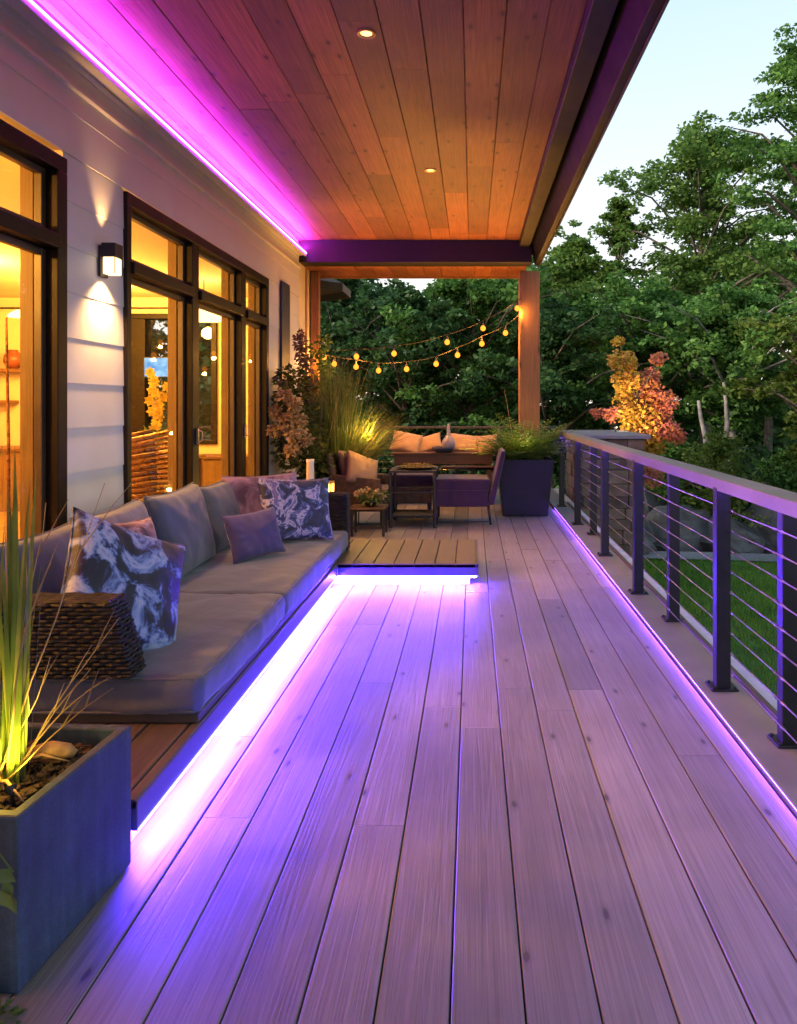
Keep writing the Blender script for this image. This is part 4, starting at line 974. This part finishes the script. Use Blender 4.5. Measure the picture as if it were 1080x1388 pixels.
for x in (-5.18,-4.51,-3.84): MB().box(x+.01,x+.62,10.385,10.399,.15,.71).build('door', M['jamb'], sb, bevel=.003)
for x in (-5.1,-3.3): MB().box(x-.03,x+.03,10.5,10.8,.032,.119).build('leg', M['metal'], sb)
fl_ = thing('floor_lamp', 'thin bronze floor lamp inside behind the nearest window', 'floor lamp', (-3.95,6.3,0))
MB().tube([(-3.96,6.3,.06),(-3.96,6.3,1.2),(-3.98,6.3,2.24),(-3.94,6.3,2.29),(-3.86,6.3,2.30)],[.016,.014,.010,.008,.008],8).build('pole', M['copper'], fl_, smooth=True)
MB().lathe([(.15,.032),(.15,.055),(.02,.07)],(-3.96,6.3,0),20).build('base', M['copper'], fl_)
MB().lathe([(.10,0),(.08,.03),(.03,.06)],(-3.86,6.3,2.25),18).build('shade', M['pend'], fl_)
for (zz,w_,lab) in ((1.98,.75,'upper floating shelf with two ornaments on the far wall inside'),(1.52,.5,'lower bare floating shelf on the far wall inside')):
    s_ = thing('wall_shelf', lab, 'shelf', (-6.8,10.9,zz)); MB().box(-7.25,-7.25+w_,10.72,10.99,zz,zz+.05).build('board', M['table'], s_, bevel=.004)
v_ = thing('vase', 'rust-red squat vase on the upper floating shelf inside', 'vase', (-6.75,10.85,2.03)); MB().lathe([(.07,.002),(.13,.1),(.12,.2),(.06,.26),(.07,.28),(.05,.27)],(-6.75,10.85,2.03),20).build('body', M['rust'], v_, smooth=True)
v_ = thing('vase', 'small dark vase left of the rust-red one on the floating shelf', 'vase', (-7.08,10.85,2.03)); MB().lathe([(.05,.002),(.09,.08),(.08,.2),(.03,.3),(.04,.34),(.02,.33)],(-7.08,10.85,2.03),20).build('body', M['metal'], v_, smooth=True)
cb = thing('cabinet', 'warm wooden cabinet standing inside behind the nearest window', 'cabinet', (-6.7,10.3,0)); MB().box(-7.6,-5.8,10.2,10.9,.032,.86).build('body', M['jamb'], cb, bevel=.005); MB().box(-7.64,-5.76,10.17,10.92,.861,.9).build('top', M['table'], cb)
# ------------------------------------------------------------------ ground
GZ = -1.35
g = MB(); g.add([(-300,-60,GZ-.03),(300,-60,GZ-.03),(300,400,GZ-.03),(-300,400,GZ-.03)],[(0,1,2,3)]); props(g.build('ground', M['ground']), kind='structure')
g = MB(); n=40
vs=[]; 
for j in range(n+1):
    for i in range(n+1):
        x=1.2+14*i/n; y=-3+16.6*j/n; vs.append((x,y,GZ+.012+.05*noise.noise(Vector((x*.4,y*.4,0)))))
g.add(vs,[(j*(n+1)+i,j*(n+1)+i+1,(j+1)*(n+1)+i+1,(j+1)*(n+1)+i) for j in range(n) for i in range(n)]); props(g.build('lawn', M['lawn'], smooth=True), kind='structure')
rs = np.random.RandomState(3); k = 70000
x = rs.uniform(1.7,9.5,k); y = 1.5+12.0*rs.rand(k)**.8; x0 = np.maximum(x,1.7)
a = rs.rand(k)*6.283; L = rs.uniform(.05,.11,k); ww = rs.uniform(.004,.008,k); z = np.full(k,GZ+.0)
ca,sa = np.cos(a),np.sin(a); le = rs.uniform(.1,.7,k); b2 = rs.rand(k)*6.283
V = np.empty((k,3,3)); V[:,0]=np.stack([x-ca*ww,y-sa*ww,z],1); V[:,1]=np.stack([x+ca*ww,y+sa*ww,z],1); V[:,2]=np.stack([x+np.cos(b2)*L*le,y+np.sin(b2)*L*le,z+L],1)
props(np_mesh('grass', V.reshape(-1,3), np.arange(3*k).reshape(k,3), M['grass']), kind='stuff')
# gravel path along the far edge of the lawn
g = MB(); pp = [(2.4,13.55),(4.5,13.35),(6.5,13.0),(9,12.2),(13,11)]
for (xa,ya),(xb,yb) in zip(pp,pp[1:]): g.add([(xa,ya,GZ+.05),(xb,yb,GZ+.05),(xb,yb+.55,GZ+.08),(xa,ya+.55,GZ+.08)],[(0,1,2,3)])
props(g.build('gravel_path', M['gravel']), kind='structure')
def rock(c, r, seed, label):
    q = random.Random(seed); mb = MB(); n=12; vs=[]; 
    for i in range(n+1):
        for j in range(2*n):
            th=math.pi*i/n; ph=math.pi*j/n; d=Vector((math.sin(th)*math.cos(ph),math.sin(th)*math.sin(ph),math.cos(th)))
            e = 1+.35*noise.noise(d*1.3+Vector((seed,0,0)))+.14*noise.noise(d*3.5+Vector((0,seed,0)))
            # flat facets
            for pn in range(5):
                f = Vector((math.sin(seed*3+pn*2.1),math.cos(seed+pn*1.7),math.sin(pn*1.1+seed))).normalized(); e = min(e, .78/max(.05,d.dot(f)) if d.dot(f)>.6 else e)
            vs.append((c[0]+d.x*r[0]*e,c[1]+d.y*r[1]*e,c[2]+d.z*r[2]*e))
    fs=[(i*2*n+j,i*2*n+(j+1)%(2*n),(i+1)*2*n+(j+1)%(2*n),(i+1)*2*n+j) for i in range(n) for j in range(2*n)]
    mb.add(vs,fs[::1]); o = mb.build('boulder', M['rock'], loc=c); props(o,label,'boulder','boulders beyond the lawn'); return o
q = random.Random(6)
for i,(xx,yy,r,lab) in enumerate(((2.9,14.3,(.75,.6,.75),'low grey boulder nearest the stone pillar beyond the lawn'),(4.0,14.6,(.8,.6,1.0),'tall grey boulder glimpsed between the railing posts beyond the lawn'),(5.0,14.4,(.7,.6,.7),'squat grey boulder right of the tall one beyond the lawn'),(6.1,14.6,(.85,.6,1.15),'biggest grey boulder, right of the squat one beyond the lawn'),(7.3,14.2,(.6,.6,.6),'rightmost grey boulder beyond the lawn'),(3.4,15.2,(.7,.5,1.25),'upright dark boulder behind the low one beyond the lawn'))):
    r=(r[0],r[1],r[2]*.62); rock((xx,yy,GZ+r[2]*.5),r,i*1.7+.4,lab)
# stone pillar
sp = thing('stone_wall', 'dry-stacked brown stone wall end outside the far end of the railing', 'stone wall', (2.1,12,GZ))
b = MB(); q = random.Random(5); z = GZ
while z < .98:
    h = q.uniform(.12,.22); h = min(h, 1.0-z)
    y = 10.9
    while y < 13.0:
        L = q.uniform(.25,.5); e=min(y+L,13.0); b.box(1.66-q.uniform(0,.03),2.0,y+.006,e-.006,z+.005,z+h-.005); y += L
    xx = 2.0
    while xx < 2.55:
        L = q.uniform(.2,.35); e=min(xx+L,2.55); b.box(xx+.006,e-.006,10.9-q.uniform(0,.03),13.0,z+.005,z+h-.005); xx += L
    z += h
b.build('stones', M['stone'], sp, bevel=.018)
MB().box(1.60,2.62,10.82,13.06,1.0,1.06).build('coping', M['cap'], sp, bevel=.01)

# ------------------------------------------------------------------ trees
def leaf_mesh(C, size, rs, asp=.55, droop=.25):
    k = len(C); s = size*rs.uniform(.6,1.35,k)
    d = rs.normal(size=(k,3)); d[:,2] = d[:,2]*.45-droop; d /= np.linalg.norm(d,axis=1)[:,None]
    u = rs.normal(size=(k,3)); u[:,2] += .9; w = np.cross(d,u); w /= np.linalg.norm(w,axis=1)[:,None]+1e-9
    nrm = np.cross(w,d)
    V = np.empty((k,4,3)); V[:,0]=C-d*s[:,None]*.5; V[:,2]=C+d*s[:,None]*.5
    mid = C-d*s[:,None]*.06
    V[:,1]=mid+w*s[:,None]*asp*.5+nrm*s[:,None]*.12; V[:,3]=mid-w*s[:,None]*asp*.5+nrm*s[:,None]*.12
    return V.reshape(-1,3), np.arange(4*k).reshape(k,4)
def make_tree(label, x, y, h, r, base, lf, seed, limbs=44, leaves=16000, size=.17, bark='bark', env=None, lean=0, flat=.5, name='tree', group='trees beyond the deck', clump=.16, cat='tree', zb=GZ):
    q = random.Random(seed); rs = np.random.RandomState(seed)
    t = thing(name, label, cat, (x,y,zb), group)
    tr = MB(); n = 12; tp = []
    for i in range(n+1):
        f = i/n; tp.append(Vector((x+lean*f*h+.02*h*math.sin(f*5+seed)*f, y+.015*h*math.cos(f*4+seed)*f, zb-.05+h*.90*f)))
    tr.tube(tp, [.02+.022*h*(1-i/n)**1.1*(.8 if i else 1.2) for i in range(n+1)], 9)
    cl = []
    env = env or (lambda f: math.sin(math.pi*min(1,max(0,(f*.93+.10))))**.75*(1-.25*f))
    for i in range(limbs):
        f = (i+.5)/limbs; f = f**.92; z = base+(h-base)*f
        a = i*2.39996+q.uniform(-.4,.4); L = r*env(f)*q.uniform(.45,1.35)
        s = min(.97,z/h*1.0); k = min(n-1,int(s*n)); p0 = tp[k].lerp(tp[k+1], s*n-k)
        rise = q.uniform(.2,.9)+.6*f
        p1 = p0+Vector((math.cos(a)*L*.55, math.sin(a)*L*.55, L*.38*rise+.03*h)); p2 = p0+Vector((math.cos(a)*L, math.sin(a)*L, L*.55*rise+.02*h))
        tr.tube([p0,p1,p2],[.006*h*(1-f)+.012,.004*h*(1-f)+.01,.006],5,False)
        m = 7
        for c in range(m):
            u = .38+.62*(c+.5)/m; pc = (p0.lerp(p1,u/.55*.5) if u < .55 else p1.lerp(p2,(u-.5)/.5))
            off = Vector((q.gauss(0,1),q.gauss(0,1),q.gauss(0,.6)))*L*.13
            cl.append((pc+off, clump*r*q.uniform(.5,1.3)*(1.2-.5*u)))
    top = tp[-1]
    for _ in range(14): zz=q.uniform(-.12,.09); cl.append((top+Vector((q.gauss(0,.16)*r*(1-zz*7),q.gauss(0,.16)*r*(1-zz*7),zz*h)), clump*r*q.uniform(.5,.85)))
    vol = np.array([c[1]**2 for c in cl]); cnt = np.maximum(12,(vol/vol.sum()*leaves).astype(int))
    out = []
    for (c,rr),k in zip(cl,cnt):
        v = rs.normal(size=(k,3)); v /= np.linalg.norm(v,axis=1)[:,None]; v *= rs.rand(k,1)**.5*rr
        v[:,2] *= flat; rad = np.hypot(v[:,0],v[:,1]); v[:,2] -= rad*rad/rr*.22
        out.append(v+np.array(c))
    C = np.concatenate(out); V,F = leaf_mesh(C,size*1.0,rs)
    tr.build('trunk', M[bark], t, smooth=True); np_mesh('crown', V, F, M[lf], t)
    return t
def at(px, Y): return (px-VX)/FPX*Y
def tree_px(label, px, top, Y, wpx, **kw):
    h = EYE+(VY-top)/FPX*Y-GZ; return make_tree(label, at(px,Y), Y, h, wpx/FPX*Y*.5, **kw)
cone = lambda f: (1-f)**.75*.95+.08
tree_px('tallest tree, its crown rising highest at the right picture edge', 1105, 15, 21, 340, base=5.0, lf='leaf_a', seed=1, limbs=46, leaves=26000, size=.15, env=cone, flat=.42)
tree_px('tall spreading tree left of the tallest one, its ragged crown against the sky', 955, 148, 24, 330, base=3.6, lf='leaf_b', seed=2, limbs=46, leaves=27000, size=.165, env=lambda f: (1-f)**.6*.9+.12, flat=.45)
tree_px('slim tree with a thin pointed top left of the spreading tree', 835, 235, 25, 150, base=3, lf='leaf_b', seed=3, limbs=36, leaves=12000, size=.15, env=cone, flat=.45)
tree_px('rounded tree rising just right of the porch roof edge', 772, 292, 22, 210, base=2.5, lf='leaf_b', seed=4, limbs=40, leaves=18000, size=.16)
tree_px('broad deep green tree in front of the spreading tree', 880, 375, 18.5, 300, base=2.0, lf='leaf_a', seed=5, limbs=40, leaves=21000, size=.15)
tree_px('deep green pale-trunked tree at right with low drooping boughs', 990, 385, 17.0, 300, base=2.6, lf='leaf_a', seed=6, limbs=38, leaves=20000, size=.14, bark='palebark')
tree_px('bright yellow-green tree entering at the right picture edge', 1120, 395, 14.5, 260, base=1.8, lf='leaf_c', seed=7, limbs=34, leaves=12000, size=.13)
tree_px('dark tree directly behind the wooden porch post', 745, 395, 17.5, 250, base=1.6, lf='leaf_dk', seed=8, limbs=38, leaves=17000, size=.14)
tree_px('dark tree behind the rising end of the upper bulb string', 640, 330, 19, 300, base=1.6, lf='leaf_a', seed=9, limbs=42, leaves=20000, size=.15)
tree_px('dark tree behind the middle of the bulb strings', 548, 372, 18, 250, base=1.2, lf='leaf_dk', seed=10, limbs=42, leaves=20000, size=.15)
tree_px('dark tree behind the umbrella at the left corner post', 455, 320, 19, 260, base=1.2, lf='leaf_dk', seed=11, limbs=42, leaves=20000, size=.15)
tree_px('far tree glimpsed low between the porch post and the spreading tree', 690, 350, 27, 260, base=2, lf='leaf_b', seed=12, limbs=40, leaves=16000, size=.18)
tree_px('far tree behind the tallest tree at the right edge', 1040, 300, 29, 280, base=3, lf='leaf_b', seed=13, limbs=40, leaves=16000, size=.2)
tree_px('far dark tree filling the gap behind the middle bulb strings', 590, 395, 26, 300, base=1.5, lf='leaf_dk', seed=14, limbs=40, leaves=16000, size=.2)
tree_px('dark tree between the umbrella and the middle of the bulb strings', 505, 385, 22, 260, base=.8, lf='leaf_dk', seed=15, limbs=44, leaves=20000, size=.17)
make_tree('green bush with yellow tips behind the railing below the pale-trunked tree', at(975,14.9), 14.9, 2.4, .95, .3, 'leaf_c', 21, 26, 5200, .09, name='bush', group='bushes beyond the lawn', cat='bush', flat=.7, clump=.3)
make_tree('low dark green bush at the forest edge right of the yellow-tipped one', at(1075,15.2), 15.2, 2.0, 1.0, .2, 'leaf_a', 22, 24, 5200, .10, name='bush', group='bushes beyond the lawn', cat='bush', flat=.7, clump=.3)
make_tree('dark green bush behind the boulders between the railing posts', at(905,15.6), 15.6, 2.2, 1.0, .2, 'leaf_a', 23, 24, 5200, .10, name='bush', group='bushes beyond the lawn', cat='bush', flat=.7, clump=.3)
# bare pale trunks inside the wood
for i,(px,Y,lean,lab) in enumerate(((983,16,.0,'pale upright bare trunk below the drooping boughs'),(968,15.8,-.10,'pale bare trunk leaning left beside the upright one'),(1072,15.6,.01,'short pale bare stump at the right edge of the wood'))):
    t = thing('bare_trunk', lab, 'tree trunk', (at(px,Y),Y,GZ), 'bare trunks in the wood'); hh = (3.4,3.0,1.9)[i]; x=at(px,Y)
    MB().tube([(x+lean*hh*k/8+.04*math.sin(k*1.3+i),Y,GZ-.05+hh*k/8) for k in range(9)],[.10-.008*k for k in range(9)],8).build('trunk', M['palebark'], t, smooth=True)
# japanese maple beside the stone wall
jm = thing('maple_tree', 'small maple with pink and orange leaves, its left side coloured as lit yellow, behind the railing', 'maple tree', (at(868,13.3),13.3,GZ), None)
mx_ = at(866,13.3); q = random.Random(15)
def zpx(py, Y=13.3): return EYE+(VY-py)/FPX*Y
b = MB(); b.tube([(mx_,13.3,GZ-.05),(mx_+.03,13.3,.2),(mx_-.05,13.3,1.0),(mx_-.02,13.3,1.8)],[.06,.05,.035,.015],8)
py_,pk_ = [],[]
rs = np.random.RandomState(8)
for (px,py,rad,col) in ((842,462,.10,'y'),(838,490,.20,'y'),(855,492,.14,'y'),(846,515,.22,'y'),(858,525,.22,'y'),(888,488,.12,'p'),(885,510,.16,'p'),(880,528,.22,'p'),(862,545,.30,'y'),(885,552,.30,'p'),(900,545,.2,'p'),(866,572,.32,'y'),(888,578,.30,'p'),(905,585,.18,'p'),(915,592,.14,'p'),(828,562,.14,'p'),(812,560,.10,'p'),(860,600,.26,'y'),(880,605,.26,'y'),(850,560,.2,'y'),(898,570,.2,'p'),(875,640,.3,'p')):
    c = Vector((at(px,13.3),13.3+q.uniform(-.25,.25),zpx(py)))
    b.tube([(mx_-.03,13.3,min(c.z-.1,1.6)),c],[.012,.004],5,False)
    k = int(900*rad*rad*9/ (1 if rad>.15 else .8)); k=min(k,520)
    v = rs.normal(size=(k,3)); v/=np.linalg.norm(v,axis=1)[:,None]; v*=rs.rand(k,1)**.6*rad*1.35; v[:,2]*=.8
    (py_ if col=='y' else pk_).append(v+np.array(c))
b.build('trunk', M['bark'], jm, smooth=True)
V,F = leaf_mesh(np.concatenate(pk_),.088,rs,.6,.5); np_mesh('pink_foliage', V,F,M['maple'],jm)
V,F = leaf_mesh(np.concatenate(py_),.088,rs,.6,.5); np_mesh('lit_yellow_foliage', V,F,M['maple_y'],jm)
lamp('maple_uplight','SPOT',(at(838,11.9),12.0,.35+.8),260,(1,.70,.32),None,.05,70,.8,(mx_,13.3,1.5))
ms = thing('garden_spotlight', 'garden spotlight on the stone coping aimed at the maple', 'spotlight', (2.35,12.1,1.06))
MB().tube([(2.35,12.1,1.062),(2.35,12.1,1.10),(2.36,12.13,1.13)],[.01,.01,.03],10).build('body', M['metal'], ms)
# far wood as one mass
rs = np.random.RandomState(44); out=[]
for i in range(420):
    x = rs.uniform(-26,34); y = rs.uniform(31,40); zc = GZ+rs.rand()**.8*(8.0+1.8*math.sin(x*.7)); rr = rs.uniform(1.0,2.0); k=150
    v = rs.normal(size=(k,3)); v/=np.linalg.norm(v,axis=1)[:,None]; v*=rs.rand(k,1)**.5*rr; v[:,2]*=.6; out.append(v+np.array((x,y,zc)))
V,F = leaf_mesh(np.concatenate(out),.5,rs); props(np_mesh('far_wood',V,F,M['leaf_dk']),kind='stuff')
# undergrowth
out=[]
for i in range(330):
    x = rs.uniform(-9,15); y = rs.uniform(15.2,24); rr=rs.uniform(.4,.9); zc=GZ+rs.rand()*1.5; k=85
    v = rs.normal(size=(k,3)); v/=np.linalg.norm(v,axis=1)[:,None]; v*=rs.rand(k,1)**.5*rr; out.append(v+np.array((x,y,zc)))
V,F = leaf_mesh(np.concatenate(out),.2,rs); props(np_mesh('undergrowth',V,F,M['leaf_dk']),kind='stuff')

# ------------------------------------------------------------------ sky and sun
w = bpy.data.worlds.new('World'); sc.world = w; w.use_nodes = True
nt = w.node_tree; nt.nodes.clear()
sky = nt.nodes.new('ShaderNodeTexSky'); sky.sky_type='NISHITA'; sky.sun_disc=False
SE, SA = R(18), R(250)
sky.sun_elevation=SE; sky.sun_rotation=SA; sky.air_density=1.0; sky.dust_density=1.0; sky.ozone_density=1.7
tcw = nt.nodes.new('ShaderNodeTexCoord'); sx = nt.nodes.new('ShaderNodeSeparateXYZ'); nt.links.new(tcw.outputs['Generated'], sx.inputs[0])
hr = ramp(nt, [(0,(10.5,8.8,7.4)),(.14,(8.8,8.2,7.7)),(.30,(6.6,7.2,7.6)),(.5,(4.8,6.3,7.3)),(1,(3.6,4.9,6.2))]); nt.links.new(sx.outputs[2], hr.inputs[0])
hz = nt.nodes.new('ShaderNodeMix'); hz.data_type='RGBA'; hz.inputs[0].default_value=.68; nt.links.new(sky.outputs[0],hz.inputs[6]); nt.links.new(hr.outputs[0],hz.inputs[7])
bg = nt.nodes.new('ShaderNodeBackground'); bg.inputs[1].default_value=.15
wo = nt.nodes.new('ShaderNodeOutputWorld'); nt.links.new(hz.outputs[2],bg.inputs[0]); nt.links.new(bg.outputs[0],wo.inputs[0])
sd_ = bpy.data.lights.new('sun','SUN'); sd_.energy=5.0; sd_.angle=R(25); sd_.color=(1,.8,.65); so = bpy.data.objects.new('sun',sd_); COL.objects.link(so)
so.rotation_euler = (Vector((0,0,0))-Vector((math.sin(SA)*math.cos(SE),math.cos(SA)*math.cos(SE),math.sin(SE)))).to_track_quat('-Z','Y').to_euler()
vs_ = sc.view_settings; sc.display_settings.display_device='sRGB'; vs_.view_transform='Standard'; vs_.look='None'; vs_.exposure=EXPO; vs_.gamma=1; vs_.use_curve_mapping=False
cy = sc.cycles; cy.use_denoising=True
try: cy.denoiser='OPENIMAGEDENOISE'
except Exception: pass
cy.max_bounces=8; cy.diffuse_bounces=4; cy.glossy_bounces=3; cy.transmission_bounces=4; cy.transparent_max_bounces=12; cy.caustics_reflective=False; cy.caustics_refractive=False
cy.sample_clamp_indirect=6.0; cy.use_light_tree=True; cy.use_adaptive_sampling=True; cy.adaptive_threshold=.02
